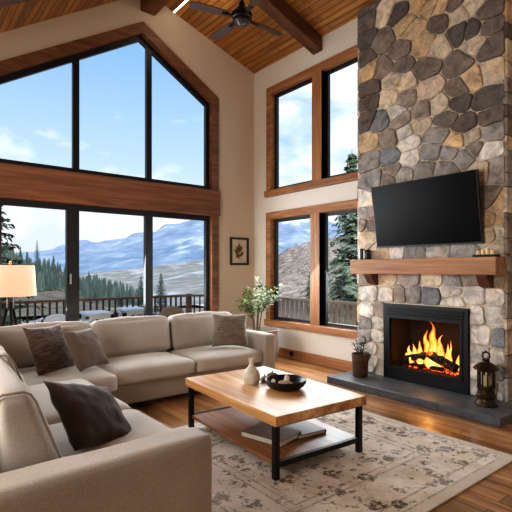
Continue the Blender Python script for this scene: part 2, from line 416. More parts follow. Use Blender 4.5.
def offset(poly, d):
    ar = sum(poly[m-1][0]*poly[m][1]-poly[m][0]*poly[m-1][1] for m in range(len(poly)))
    pl = poly if ar > 0 else poly[::-1]; cur = list(pl)
    for m in range(len(pl)):
        P, Q = pl[m], pl[(m+1) % len(pl)]; L = math.dist(P, Q)
        if L < 1e-6: continue
        nx, ny = (Q[1]-P[1])/L, -(Q[0]-P[0])/L; c = P[0]*nx+P[1]*ny-d; out = []
        for k in range(len(cur)):
            A, B_ = cur[k], cur[(k+1) % len(cur)]
            da = A[0]*nx+A[1]*ny-c; db = B_[0]*nx+B_[1]*ny-c
            if da <= 0: out.append(A)
            if da*db < 0: out.append((A[0]+(B_[0]-A[0])*da/(da-db), A[1]+(B_[1]-A[1])*da/(da-db)))
        cur = out
        if len(cur) < 3: return []
    return cur
def clip_rect_out(poly):                # keep stones clear of the firebox frame
    y0, y1, z1 = 2.275, 3.305, .965
    cx = sum(p[0] for p in poly)/len(poly); cy = sum(p[1] for p in poly)/len(poly)
    def half(pl, nx, ny, c):
        out = []
        for m in range(len(pl)):
            P, Q = pl[m], pl[(m+1) % len(pl)]
            dp = P[0]*nx+P[1]*ny-c; dq = Q[0]*nx+Q[1]*ny-c
            if dp <= 0: out.append(P)
            if dp*dq < 0:
                t_ = dp/(dp-dq); out.append((P[0]+(Q[0]-P[0])*t_, P[1]+(Q[1]-P[1])*t_))
        return out
    if all(not (y0 < p[0] < y1 and p[1] < z1) for p in poly+[(cx, cy)]): return poly
    if cy > z1-.03: return half(poly, 0, -1, -z1)
    if cx < y0+.03: return half(poly, 1, 0, y0)
    if cx > y1-.03: return half(poly, -1, 0, -y1)
    return None
bm = bmesh.new(); cl = bm.verts.layers.float_color.new('stone')
for i, (a, b, c) in enumerate(seeds):
    poly = cell(i)
    if not poly: continue
    poly = clip_rect_out(poly)
    if not poly or len(poly) < 3: continue
    # subdivide the outline, round its corners, wobble it a little
    poly = offset(poly, .0055)
    if len(poly) < 3: continue
    fine = []
    for m in range(len(poly)):
        P, Q = poly[m], poly[(m+1) % len(poly)]
        L = math.dist(P, Q); kk = max(1, int(L/.022))
        for q in range(kk): fine.append((P[0]+(Q[0]-P[0])*q/kk, P[1]+(Q[1]-P[1])*q/kk))
    if len(fine) < 5: continue
    for _ in range(2):
        nfine = len(fine)
        fine = [((fine[m-1][0]+2*fine[m][0]+fine[(m+1) % nfine][0])/4, (fine[m-1][1]+2*fine[m][1]+fine[(m+1) % nfine][1])/4) for m in range(nfine)]
    fine = [(p[0]+.006*noise.noise(Vector((p[0]*14, p[1]*14, i))), p[1]+.006*noise.noise(Vector((p[0]*14, p[1]*14, i+50)))) for p in fine]
    colr = lin(rnd.choice(PAL[c])); gsh = rnd.uniform(.9, 1.1); colr = tuple(x*gsh for x in colr[:3])+(1,)
    dep = rnd.uniform(.020, .034); rings = []
    tilt = (rnd.uniform(-.06, .06), rnd.uniform(-.06, .06))
    ccx = sum(p[0] for p in fine)/len(fine); ccy = sum(p[1] for p in fine)/len(fine)
    for d, x in ((0, 0), (.0005, dep*.7), (.005, dep*.95), (.025, dep), (.055, dep)):
        ring = []
        for p in inset(fine, d):
            xx = x+(tilt[0]*(p[0]-ccx)+tilt[1]*(p[1]-ccy)+.008*noise.noise(Vector((p[0]*11, p[1]*11, i*3.1)))+.005*noise.noise(Vector((p[0]*30, p[1]*30, i*3.1))) if x > .01 else 0)
            vv = bm.verts.new((CX0-max(.0 if x == 0 else .006, xx), p[0], p[1])); vv[cl] = colr; ring.append(vv)
        rings.append(ring)
    for r_, s_ in zip(rings, rings[1:]):
        nn = len(r_)
        for q in range(nn): bm.faces.new((r_[q], r_[(q+1) % nn], s_[(q+1) % nn], s_[q]))
    bm.faces.new(rings[-1])
# return faces of the chimney: stacked blocks on each side
for side in (0, 1):
    z = .083
    while z < 4.58:
        h = rnd.uniform(.11, .26); h = min(h, 4.63-z)
        y = CY0 if side == 0 else CY1
        cc = lin(rnd.choice(PAL[rnd.choice('DNBTG' if z > 2 else 'LBGN')]))  # paler codes low down carry the same painted brightness
        ya, yb = (y-.012-rnd.uniform(0, .008), y+.025) if side == 0 else (y-.025, y+rnd.uniform(0.006, .016))
        vs = B(bm, CX0-.012-rnd.uniform(0, .01), W-.003, ya, yb, z+.006, z+h-.006)
        for v_ in vs: v_[cl] = cc
        z += h
st = obj('stonework', local(bm, ch), M['stone'], ch, ang=50)

# hearth slab
hs = tag(obj('hearth_slab', box(4.06, CX0-.0, 1.75, 3.75, 0, .08), M['hearth'], bevel=.006), 'long low dark slate hearth slab on the floor under the fireplace', 'hearth')
hs2 = None

# mantel
mt = thing('mantel_shelf', 'thick wooden mantel beam across the chimney below the television', 'mantel', (4.47, 2.8, 1.30))
obj('shelf_beam', local(box(4.38, CX0-.012, 1.93, 3.66, 1.303, 1.475), mt), M['mantel'], mt, bevel=.006)
for y in (2.09, 3.44):
    bm = plate([(CX0-.02, 1.303), (4.43, 1.303), (4.43, 1.285), (4.50, 1.19), (CX0-.02, 1.165)], [], 'Y', y-.055, y+.055)
    obj('bracket', local(bm, mt), M['mantel_d'], mt, bevel=.006)

# television (top edge leaning out from the stone)
tv = thing('television', 'large flat black television tilted forward above the mantel', 'television', (4.52, 2.745, 1.615))
tilt = math.atan2(.115, .70); Ht = .72; Wt = 1.25
tm = Matrix.Rotation(-tilt, 4, 'Y')
obj('screen_housing', box(-.0, .045, -Wt/2, Wt/2, 0, Ht, mtx=tm), plain('tv_plastic', '0C0C0D', .4), tv, bevel=.005)
t = NT('tv_screen'); t.base('040405'); t.set(rough=.3, spec=.12); M['tv'] = t.m
obj('screen', box(-.0035, -.0005, -Wt/2+.012, Wt/2-.012, .016, Ht-.01, mtx=tm), M['tv'], tv)
bm = box(-.005, .04, -Wt/2, Wt/2, -.004, .009, mtx=tm)
obj('bottom_bezel', bm, plain('tv_bezel', '4A4C50', .35, .6), tv)
obj('logo_tab', box(-.004, .02, -.04, .04, -.014, -.004, mtx=tm), plain('tv_tab', '55585C', .35, .5), tv)
bm = bmesh.new(); B(bm, .02, .085, -.18, .18, .18, .5)
obj('wall_mount', bm, M['blackmetal'], tv)

# ------------------------------------------------------------------ fireplace insert
fi = thing('fireplace_insert', 'black metal gas fireplace insert with louvred top set in the stone', 'fireplace', (4.57, 2.79, .08))
ring = plate(rect(2.28, 3.30, .081, .955), [rect(2.345, 3.235, .205, .815)], 'X', 4.555, 4.60)
obj('surround', local(ring, fi), plain('insert_black', '17181A', .45, .3), fi, bevel=.004)
bm = bmesh.new()
for z in (.835, .868, .90): B(bm, 4.542, 4.556, 2.325, 3.255, z, z+.018)
obj('louver', local(bm, fi), plain('louver_black', '0E0F10', .35, .4), fi, bevel=.003)
bm = plate(rect(2.335, 3.245, .195, .825), [rect(2.37, 3.21, .235, .79)], 'X', 4.546, 4.558)
obj('glass_frame', local(bm, fi), plain('frame_black', '222325', .35, .4), fi, bevel=.003)
bm = bmesh.new(); x0, x1, y0, y1, z0, z1 = 4.60, 5.02, 2.335, 3.245, .195, .825
for a in ((x1-.02, x1, y0, y1, z0, z1), (x0, x1-.02, y0, y0+.02, z0, z1), (x0, x1-.02, y1-.02, y1, z0, z1), (x0, x1-.02, y0+.02, y1-.02, z0, z0+.02), (x0, x1-.02, y0+.02, y1-.02, z1-.02, z1)): B(bm, *a)
obj('firebox', local(bm, fi), plain('firebrick', '2C211B', .9, var=.3, scale=12, bump=.3), fi)
obj('glass_pane', local(box(4.562, 4.565, 2.35, 3.23, .21, .81), fi), M['glass'], fi)
bm = bmesh.new()
for k in range(9): tube(bm, [(4.66, 2.50+.073*k, .245), (4.90, 2.50+.073*k, .245)], .008, 6)
for x in (4.70, 4.86): tube(bm, [(x, 2.48, .234), (x, 3.10, .234)], .008, 6)
obj('log_grate', local(bm, fi), M['blackmetal'], fi)

t = NT('charred_log'); v = t.coords((1, 1, 1)); n = t.noise(v, 14, 6, .6); n2 = t.noise(v, 7, 4)
t.base(t.ramp(n, [(.35, '120C09'), (.6, '2E2018'), (.75, '4A382C')])); t.set(rough=.95); t.bump(n, .8, .02)
t.b.inputs['Emission Color'].default_value = lin('FF5A10')
tcx = t.new('ShaderNodeNewGeometry')
t.link(t.math('MULTIPLY', t.ramp(n2, [(.60, (0, 0, 0, 1)), (.72, (1, 1, 1, 1))]), 4.0), t.b.inputs['Emission Strength'])
M['log'] = t.m
def log(p, q, r, seed, label):
    p, q = Vector(p), Vector(q); c = (p+q)/2
    bm = bmesh.new(); n = 9
    pts = [p+(q-p)*i/n-c for i in range(n+1)]
    tube(bm, pts, [r*(1+.14*noise.noise(Vector((i*.9, seed, 0)))) for i in range(n+1)], 14)
    for v_ in bm.verts: v_.co += v_.co.normalized()*.012*noise.noise(v_.co*22+Vector((seed, 0, 0)))
    o = obj('fire_log', bm, M['log'], ang=60); o.location = c
    return tag(o, label, 'log', 'logs in the fireplace')
log((4.70, 2.98, .31), (4.88, 2.62, .36), .05, 1, 'charred log at the back of the fire, behind the flames')
log((4.67, 3.10, .295), (4.72, 2.82, .385), .048, 2, 'charred log slanting up from the left of the fire')
log((4.66, 2.46, .30), (4.70, 2.79, .405), .052, 3, 'thick charred log slanting up from the right of the fire')
log((4.655, 2.60, .272), (4.67, 3.02, .262), .024, 5, 'thin glowing log lying low across the front of the fire')

# flames: soft tapering tongues, brighter in the core
def flame_mat(name, hot, cool, s):
    t = NT(name); t.n.remove(t.b)
    em = t.new('ShaderNodeEmission'); tr = t.new('ShaderNodeBsdfTransparent'); mx = t.new('ShaderNodeMixShader')
    lw = t.new('ShaderNodeLayerWeight'); lw.inputs['Blend'].default_value = .35
    v = t.coords((1, 1, .45)); n = t.noise(v, 17, 3, .55, .8)
    fac = t.math('ADD', lw.outputs['Facing'], t.math('MULTIPLY', t.math('SUBTRACT', n, .5), 1.1))
    tc = t.new('ShaderNodeTexCoord'); sp = t.new('ShaderNodeSeparateXYZ'); t.link(tc.outputs['Object'], sp.inputs[0])
    zz = t.math('MULTIPLY', sp.outputs['Z'], 1.1)
    t.link(t.ramp(t.math('ADD', fac, zz), [(.1, hot), (.55, cool), (.95, '8A1A00')]), em.inputs['Color'])
    t.link(t.ramp(fac, [(.45, (s, s, s, 1)), (.9, (s*.25, s*.25, s*.25, 1))]), em.inputs['Strength'])
    t.link(t.ramp(fac, [(.35, (.12, .12, .12, 1)), (.85, (1, 1, 1, 1))]), mx.inputs[0])
    t.link(em.outputs[0], mx.inputs[1]); t.link(tr.outputs[0], mx.inputs[2]); t.link(mx.outputs[0], t.out.inputs['Surface'])
    return t.m
M['flame'] = flame_mat('flame', 'FFCB68', 'FF7212', 1.8)
bm = bmesh.new(); rf = random.Random(8)
FB = Vector((4.74, 2.78, .27))
tongues = [(0, .0, .50, .075, 0), (.0, .05, .40, .06, .02), (.02, -.07, .36, .055, -.02), (-.02, .12, .27, .05, .03), (.02, -.15, .27, .045, -.01), (0, -.2, .31, .028, .0),
           (.0, .18, .22, .055, .03), (0, .25, .19, .05, .02), (0, -.26, .20, .05, -.03), (.02, .03, .3, .07, -.02), (-.02, -.1, .26, .06, .02), (-.03, -.03, .3, .06, .03), (-.04, .02, .24, .055, -.03), (-.05, -.12, .13, .04, 0), (-.05, .1, .13, .045, 0), (-.06, .2, .1, .04, 0),
           (-.06, -.22, .1, .04, 0), (-.07, 0, .1, .05, 0), (.03, .31, .1, .03, 0), (.01, -.32, .11, .03, 0)]
for i, (dx, dy, h, r, lean) in enumerate(tongues):
    nseg, pts, rad = 12, [], []
    for k in range(nseg+1):
        u = k/nseg
        wob = .035*h*2*u*noise.noise(Vector((u*3.2, i*4.1, 0)))*2
        wob2 = .02*u*noise.noise(Vector((u*3.2, i*4.1, 7)))*2
        pts.append((dx+wob2, dy+lean*u+wob, h*u)); rad.append(max(.0015, r*(1.0-u)**.8*(.62+.9*u*(1-u)*1.8+.25*noise.noise(Vector((u*5, i*2.3, 3))))))
    tube(bm, pts, rad, 12)
fl = obj('fire_flames', bm, M['flame'], sm=True); fl.location = FB; fl.scale = (1.1, 1.12, 1.0)
tag(fl, 'bright orange and yellow flames rising from the logs in the fireplace', 'fire', kind='stuff')
t = NT('embers'); v = t.coords(); n = t.noise(v, 60, 3, .6)
t.base('1A0E08'); t.b.inputs['Emission Color'].default_value = lin('FF5510'); t.set(rough=.95)
t.link(t.ramp(n, [(.48, (0, 0, 0, 1)), (.62, (5, 5, 5, 1))]), t.b.inputs['Emission Strength'])
bm = bmesh.new(); re_ = random.Random(3)
for i in range(120):
    a, b = re_.uniform(-.1, .12), re_.uniform(-.33, .33); s = re_.uniform(.008, .017)
    m_ = Matrix.Translation((a, b, -.038+s*.8)) @ Matrix.Rotation(re_.uniform(0, 3), 4, Vector((re_.random(), re_.random(), 1)).normalized())
    bmesh.ops.create_icosphere(bm, subdivisions=1, radius=s, matrix=m_)
eb = obj('glowing_embers', bm, t.m); eb.location = FB
tag(eb, 'bed of small glowing embers under the fireplace logs', 'embers', kind='stuff')

# ------------------------------------------------------------------ mantel and hearth ornaments
def candle_jar(x, y, r, h, label, wick=True):
    o = thing('candle_jar', label, 'candle', (x, y, 1.475), 0, 'black candles on the mantel')
    obj('jar', lathe(bmesh.new(), [(0, 0), (r*.96, 0), (r, .006), (r, h-.01), (r*.94, h), (r*.86, h-.004), (r*.86, h-.02), (0, h-.02)], 24), plain('black_ceramic', '0F0F10', .3), o, ang=40)
    bm = tube(bmesh.new(), [(0, 0, h-.021), (.002, 0, h+.012)], .003, 6)
    obj('wick', bm, plain('wick', '3A332C', .9), o)
candle_jar(4.50, 3.575, .034, .135, 'taller black candle jar at the left end of the mantel')
candle_jar(4.475, 3.475, .046, .115, 'shorter wider black candle jar on the left of the mantel')
ty = thing('candle_tray', 'dark low tray holding four cream candles at the right end of the mantel', 'tray', (4.48, 2.07, 1.475))
bm = bmesh.new(); B(bm, -.05, .05, -.105, .105, 0, .012); B(bm, -.05, -.043, -.105, .105, .012, .024); B(bm, .043, .05, -.105, .105, .012, .024); B(bm, -.043, .043, -.105, -.098, .012, .024); B(bm, -.043, .043, .098, .105, .012, .024)
obj('tray_base', bm, M['blackmetal'], ty, bevel=.002)
cm = plain('cream_wax', 'E6CF9E', .6, var=.06)
for k, hh in enumerate((.05, .062, .07, .055)):
    y = 2.07+.068-.045*k
    o = thing('pillar_candle', ['small cream candle in the mantel tray, nearest the television', 'second cream candle from the left in the mantel tray', 'tallest cream candle, third from the left in the mantel tray', 'cream candle at the right end of the mantel tray'][k], 'candle', (4.48, y, 1.4875), 0, 'cream candles in the mantel tray')
    obj('wax', lathe(bmesh.new(), [(0, 0), (.018, 0), (.0185, .004), (.0185, hh-.004), (.016, hh), (0, hh-.004)], 18), cm, o, ang=45)
    obj('wick', tube(bmesh.new(), [(0, 0, hh-.006), (.001, 0, hh+.01)], .002, 5), plain('wick_b', '30281F', .9), o)

# lantern
br = plain('aged_bronze', '3B2D1F', .42, .75, var=.35, scale=24, bump=.2)
ln = thing('lantern', 'antique bronze lantern with domed lid and ring standing on the hearth', 'lantern', (4.36, 2.01, .08))
obj('base', lathe(bmesh.new(), [(0, 0), (.098, 0), (.1, .012), (.092, .03), (.08, .045), (.078, .07), (.086, .08), (.086, .1), (.076, .11), (.072, .15), (.08, .16), (.08, .178), (0, .178)], 32), br, ln, ang=35)
bm = bmesh.new()
for k in range(10):
    a = 2*PI*k/10; tube(bm, [(.07*cos(a), .07*sin(a), .172), (.07*cos(a), .07*sin(a), .338)], .008, 6)
lathe(bm, [(.078, .32), (.08, .335), (.07, .34), (.062, .335), (.062, .32), (.078, .32)], 32)
obj('cage', bm, br, ln, ang=35)
obj('glass_chimney', lathe(bmesh.new(), [(.05, .179), (.055, .22), (.055, .29), (.048, .335)], 24), M['glass'], ln, sm=True)
obj('candle', lathe(bmesh.new(), [(0, .179), (.03, .179), (.03, .27), (.026, .276), (0, .272)], 20), cm, ln, ang=45)
obj('lid', lathe(bmesh.new(), [(0, .338), (.11, .338), (.114, .346), (.105, .356), (.085, .375), (.055, .395), (.035, .402), (.03, .415), (.034, .425), (.02, .432), (0, .432)], 32), br, ln, ang=35)
bm = bmesh.new(); pts = [(0, .034*cos(a), .462+.034*sin(a)) for a in [2*PI*k/20 for k in range(21)]]
tube(bm, pts, .008, 8, cap=False)
for k in range(3):
    a = PI*(.25+.25*k); bmesh.ops.create_icosphere(bm, subdivisions=2, radius=.011, matrix=Matrix.Translation((0, .038*cos(a), .462+.038*sin(a))))
obj('ring_handle', bm, br, ln, sm=True)

# small plant on the hearth
def leaf(bm, base, d, L, w, up=Vector((0, 0, 1)), curl=.25):
    d = d.normalized(); s = d.cross(up)
    s = s.normalized() if s.length > 1e-4 else Vector((1, 0, 0))
    n = s.cross(d).normalized(); rows = []
    for k, (u, ww) in enumerate(((0, .08), (.25, .75), (.55, 1), (.82, .6), (1, .04))):
        p = base+d*L*u-n*curl*L*u*u
        rows.append([bm.verts.new(p-s*w*ww/2+n*w*.12*ww), bm.verts.new(p), bm.verts.new(p+s*w*ww/2+n*w*.12*ww)])
    for a, b in zip(rows, rows[1:]):
        for q in (0, 1): bm.faces.new((a[q], a[q+1], b[q+1], b[q]))
pp = thing('potted_plant', 'small dark leafed plant in a ribbed brown pot on the hearth', 'plant', (4.36, 3.49, .08))
t = NT('brown_pot'); v = t.coords((1, 1, 12)); n = t.noise(v, 6, 3)
t.base(t.ramp(n, [(.35, '3E2A1C'), (.65, '5E432E')])); t.set(rough=.7); t.bump(n, .4, .006)
obj('pot', lathe(bmesh.new(), [(0, 0), (.084, 0), (.088, .006), (.1, .255), (.102, .27), (.094, .272), (.091, .25), (0, .245)], 32), t.m, pp, ang=40)
obj('soil', lathe(bmesh.new(), [(.0905, .246), (.05, .252), (0, .254)], 20), plain('soil', '21160F', .95, var=.4, bump=.5), pp, sm=True)
bm = bmesh.new(); bl = bmesh.new(); rp = random.Random(12)
for k in range(9):
    a = 2*PI*k/9+rp.uniform(-.3, .3); L = rp.uniform(.10, .24); o_ = rp.uniform(.02, .1)
    p0 = Vector((.03*cos(a), .03*sin(a), .25)); p1 = p0+Vector((o_*.4*cos(a), o_*.4*sin(a), L*.6)); p2 = p0+Vector((o_*cos(a), o_*sin(a), L))
    tube(bm, [p0, p1, p2], [.004, .0035, .002], 5)
    for q in range(5):
        u = .35+.65*q/4; p = p0.lerp(p2, u); d = Vector((cos(a+2.3*q), sin(a+2.3*q), rp.uniform(.3, .9)))
        leaf(bl, p, d, rp.uniform(.045, .065), .034)
obj('stem', bm, plain('dark_stem', '2C2218', .8), pp)
obj('foliage', bl, plain('dark_leaf', '231D15', .5, var=.4), pp, sm=True)

# ------------------------------------------------------------------ corner plant
cp = thing('olive_tree', 'tall leafy green plant in a pale fabric planter in the room corner', 'plant', (4.26, 5.24, 0))
pm = fabric('planter_cloth', '8A7C6E', weave=120)
obj('planter', lathe(bmesh.new(), [(0, 0), (.2, 0), (.225, .02), (.262, .18), (.265, .30), (.25, .42), (.262, .455), (.268, .47), (.255, .475), (.24, .44), (.235, .40), (0, .39)], 36), pm, cp, ang=40)
obj('soil', lathe(bmesh.new(), [(.234, .392), (.1, .40), (0, .405)], 20), plain('soil_b', '2A1E16', .95, var=.4, bump=.5), cp, sm=True)
bm = bmesh.new(); bl = bmesh.new(); rp = random.Random(5)
for k in range(5):
    a = 2*PI*k/5+.4; p0 = Vector((-.07+.03*cos(a), .03+.03*sin(a), .39))
    lean = Vector((cos(a)*rp.uniform(.08, .2), sin(a)*rp.uniform(.08, .2), 0))
    H_ = rp.uniform(.52, .74)
    tip = p0+lean*1.2+Vector((0, 0, H_)); mid = p0+lean*.25+Vector((0, 0, H_*.5))
    tube(bm, [p0, mid, tip], [.011, .008, .004], 6)
    for q in range(12):
        u = .1+.9*q/11; base = mid.lerp(tip, u); aa = rp.uniform(0, 2*PI); L = rp.uniform(.1, .24)
        d = Vector((cos(aa), sin(aa), rp.uniform(.0, .7))); e_ = base+d*L
        e_.x = min(e_.x, .36)
        tube(bm, [base, e_], [.003, .0015], 4)
        for w_ in range(10):
            uu = .2+.8*w_/9; b_ = base.lerp(e_, uu); a2 = rp.uniform(0, 2*PI)
            leaf(bl, b_, Vector((cos(a2), sin(a2), rp.uniform(-.2, .8)))+d*.6, rp.uniform(.06, .095), .034)
obj('trunk', bm, plain('bark_a', '5A4A3A', .85), cp)
t = NT('olive_leaf'); v = t.coords(); n = t.noise(v, 9, 3); t.base(t.ramp(n, [(.3, '3A5428'), (.6, '5D7C3C'), (.8, '86A058')])); t.set(rough=.5)
obj('foliage', bl, t.m, cp, sm=True)

# framed print
pf = thing('framed_print', 'small black framed botanical leaf print hung on the beige wall', 'picture', (4.405, D, 1.655))
obj('frame', plate(rect(-.185, .185, -.225, .225), [rect(-.150, .150, -.190, .190)], 'Y', -.028, -.001), plain('frame_ebony', '1A1512', .4), pf, bevel=.003)
t = NT('print_paper'); v = t.coords(); n = t.noise(v, 8, 3); t.base(t.ramp(n, [(.3, 'BFAE92'), (.7, 'D2C3A8')])); t.set(rough=.7)
obj('paper', box(-.150, .150, -.010, -.005, -.190, .190), t.m, pf)
bm = bmesh.new(); rl = random.Random(2)
def flat_leaf(x, z, a, L, w):
    d = Vector((cos(a), 0, sin(a))); s = Vector((-sin(a), 0, cos(a))); b = Vector((x, -.0115, z))
    ps = [b+d*L*u+s*w*k for u, k in ((0, 0), (.25, .4), (.55, .5), (1, 0), (.55, -.5), (.25, -.4))]
    bm.faces.new([bm.verts.new(p) for p in ps])
B(bm, -.004, .004, -.0125, -.0105, -.12, .03)
for x, z, a, L, w in ((0, -.1, 2.3, .13, .06), (0, -.09, .8, .13, .06), (0, -.03, 2.1, .14, .07), (0, -.02, 1.1, .13, .06), (0, .02, 1.6, .12, .06), (-.02, -.02, 2.7, .1, .05), (0, -.1, 3.0, .08, .04)): flat_leaf(x, z, a, L, w)
obj('leaf_drawing', bm, plain('print_leaf', '6E5430', .8, var=.45, scale=30), pf)

# ------------------------------------------------------------------ sectional sofa
sf = thing('sectional_sofa', 'large L shaped greige linen sectional sofa in front of the windows', 'sofa', (1.2, 3.4, 0))
def put(name, bm, m, c, rot=(0, 0, 0), parent=sf, sm=True):
    o = obj(name, bm, m, parent, sm=sm)
    o.location = Vector(c)-(parent.location if parent else Vector((0, 0, 0))); o.rotation_euler = rot; return o
def blk(name, x0, x1, y0, y1, z0, z1, m=None, r=.025, bulge=(0, 0, 0), wr=0, seed=0, rot=(0, 0, 0), cuts=8):
    return put(name, rbox(x1-x0, y1-y0, z1-z0, r, cuts, bulge, wr, seed), m or M['sofa'], ((x0+x1)/2, (y0+y1)/2, (z0+z1)/2), rot)
# bases
blk('base', .12, 1.16, 1.91, 4.15, .06, .26, r=.015)
blk('base', .12, 3.36, 4.17, 5.06, .06, .26, r=.015)
# back frames
blk('back_frame', .02, .18, 1.91, 5.06, .26, .70, r=.03)
blk('back_frame', .29, 3.50, 4.90, 5.07, .26, .73, r=.03)
# arms
blk('arm', .02, 1.13, 1.73, 1.91, .06, .608, r=.03, wr=.004, seed=2, cuts=12)
blk('arm', 3.365, 3.525, 4.06, 5.07, .06, .60, r=.03, wr=.004, seed=3, cuts=12)
# seat cushions
sc_ = [(1.565, 2.455, 4.09, 4.80), (2.465, 3.36, 4.09, 4.80), (.56, 1.555, 3.90, 4.80)]
for i, (x0, x1, y0, y1) in enumerate(sc_): blk('seat_cushion', x0, x1, y0, y1, .262, .425, M['sofa_l'], .045, (0.0, .008, .03), .006, i*7)
for i, (y0, y1) in enumerate(((1.92, 2.84), (2.85, 3.89))): blk('seat_cushion', .50, 1.24, y0, y1, .262, .46, M['sofa_l'], .045, (.008, 0, .025), .006, 30+i*5)
# loose back cushions
for i, (x0, x1) in enumerate(((.66, 1.575), (1.585, 2.47), (2.48, 3.36))):
    blk('back_cushion', x0, x1, 4.64, 4.86, .43, .815, M['sofa'], .07, (.0, .045, .025), .010, 50+i*9, rot=(radians(-9), 0, 0), cuts=12)
for i, (y0, y1) in enumerate(((1.95, 2.86), (2.87, 3.80), (3.81, 4.62))):
    bm = rbox(.20, y1-y0, .44, .05, 14, (.03, .006, .02), .014, 80+i*9)
    dxo = (0, .09, .16)[i]
    for v_ in bm.verts:                      # wedge: upright back, front sloping out towards the seat
        f = v_.co.z/.44+.5; a = v_.co.x/.20+.5
        v_.co.x = .32+dxo+a*(.29-.165*f)-.45
    bc = put('back_cushion', bm, M['sofa_l'], (.45, (y0+y1)/2, .65), (0, 0, radians(-3)))
    for yy in (-(y1-y0)/2+.006, (y1-y0)/2-.006):
        pts = []
        for a, f in ((0, .1), (0, .5), (0, .9), (.06, .97), (.2, 1.0), (.5, 1.0), (.8, 1.0), (.94, .97), (1, .9), (1, .5), (1, .1)):
            pts.append((.32+dxo+a*(.29-.165*f)-.45, yy+.01*math.copysign(1, -yy)*(1 if f in (1.0, .97) else .6), (f-.5)*.44))
        obj('piping', tube(bmesh.new(), pts, .0055, 6), M['piping'], bc, sm=True)
# feet
fm = plain('foot_black', '15110E', .6)
for x, y in ((.2, 1.82), (1.05, 1.82), (.2, 4.95), (1.95, 4.24), (3.44, 4.16), (3.44, 4.95)):
    obj('foot', box(x-.035-1.2, x+.035-1.2, y-.035-3.4, y+.035-3.4, 0, .065), fm, sf)
# piping lines along cushion edges
def pip(pts): 
    bm = tube(bmesh.new(), [Vector(p)-sf.location for p in pts], .0045, 6); return obj('piping', bm, M['sofa'], sf, sm=True)

def pillow(label, w, h, t_, m, loc, yaw, lean, roll=0, seed=0, wr=.012):
    o = obj('throw_pillow', pillow_bm(w, h, t_, seed, wr), m, sm=True)
    o.matrix_world = Matrix.Translation(loc) @ Matrix.Rotation(yaw, 4, 'Z') @ Matrix.Rotation(lean, 4, 'X') @ Matrix.Rotation(roll, 4, 'Y')
    return tag(o, label, 'pillow', 'throw pillows on the sectional')
pillow('dark brown streaked pillow at the far corner of the sofa, beside the lamp', .46, .46, .16, M['pil_stripe'], (1.10, 4.39, .635), radians(35), radians(-24), radians(2), 1)
pillow('plain taupe pillow leaning in front of the streaked pillow in the sofa corner', .40, .40, .15, M['pil_brown'], (1.385, 4.27, .625), radians(33), radians(-31), radians(1), 2)
pillow('darkest brown pillow nearest the camera, against the near sofa arm', .46, .43, .15, M['pil_dark'], (.82, 2.42, .585), radians(42), radians(-46), radians(24), 3, .014)
pillow('ribbed taupe pillow alone against the right sofa arm', .43, .42, .15, M['pil_grey'], (3.09, 4.39, .645), radians(-30), radians(-29), radians(1), 4)

# ------------------------------------------------------------------ coffee table
ct = thing('coffee_table', 'rectangular coffee table with butcher block top, black legs and lower shelf', 'table', (2.32, 2.765, 0))
TX0, TX1, TY0, TY1 = 1.90, 2.74, 2.13, 3.40
obj('tabletop', local(box(TX0, TX1, TY0, TY1, .354, .42), ct), M['table'], ct, bevel=.005)
for x in (TX0+.035, TX1-.035):
    for y in (TY0+.045, TY1-.045):
        obj('leg', local(box(x-.019, x+.019, y-.019, y+.019, .004, .354), ct), M['blackmetal'], ct, bevel=.002)
for y in (TY0+.045, TY1-.045):
    obj('rail', local(box(TX0+.055, TX1-.055, y-.014, y+.014, .080, .116), ct), M['blackmetal'], ct)
    obj('apron', local(box(TX0+.055, TX1-.055, y-.012, y+.012, .338, .3535), ct), M['blackmetal'], ct)
obj('shelf', local(box(TX0+.03, TX1-.03, TY0+.065, TY1-.065, .086, .112), ct), M['shelf'], ct, bevel=.003)

bkm = plain('book_cover', '6E5F50', .6, var=.15); pg = plain('book_pages', 'D8CFC0', .8, var=.05)
def book(label, loc, rz, w, l, h, cover):
    o = thing('book', label, 'book', loc, rz)
    obj('cover', box(-w/2, w/2, -l/2, l/2, h-.004, h), cover, o, bevel=.002)
    obj('cover', box(-w/2, w/2, -l/2, l/2, 0, .004), cover, o, bevel=.002)
    obj('pages', box(-w/2+.005, w/2-.005, -l/2+.006, l/2-.006, .0042, h-.0042), pg, o, bevel=.003)
    obj('spine', box(w/2-.004, w/2+.001, -l/2, l/2, 0.004, h-.004), cover, o)
book('thick book with pale pages on the left of the coffee table shelf', (2.17, 2.56, .1215), radians(14), .27, .36, .042, bkm)
book('flat brown book on the right of the coffee table shelf', (2.44, 2.55, .1215), radians(-6), .25, .36, .03, plain('book_cover_b', '57402C', .5, var=.2))

# things on the table
t = NT('vase_ceramic'); v = t.coords(); n = t.noise(v, 30, 5); t.base(t.ramp(n, [(.3, 'B9AE9E'), (.7, 'D6CDBF')])); t.set(rough=.55); t.bump(n, .1, .003)
va = tag(obj('bottle_vase', lathe(bmesh.new(), [(0, 0), (.05, 0), (.058, .006), (.07, .045), (.07, .075), (.058, .11), (.034, .138), (.022, .155), (.019, .175), (.02, .195), (.025, .21), (.024, .214), (.017, .208), (.014, .19), (0, .18)], 32), t.m, ang=60, loc=(2.27, 2.92, .42)), 'cream stoneware bottle vase with narrow neck on the coffee table', 'vase')
bw = tag(obj('bowl', lathe(bmesh.new(), [(0, 0), (.09, 0), (.1, .006), (.14, .03), (.160, .058), (.163, .078), (.158, .082), (.151, .078), (.143, .055), (.115, .03), (.06, .018), (0, .016)], 40), plain('bowl_black', '111214', .35, var=.2), ang=50, loc=(2.385, 2.635, .42)), 'wide round black bowl on the coffee table', 'bowl')
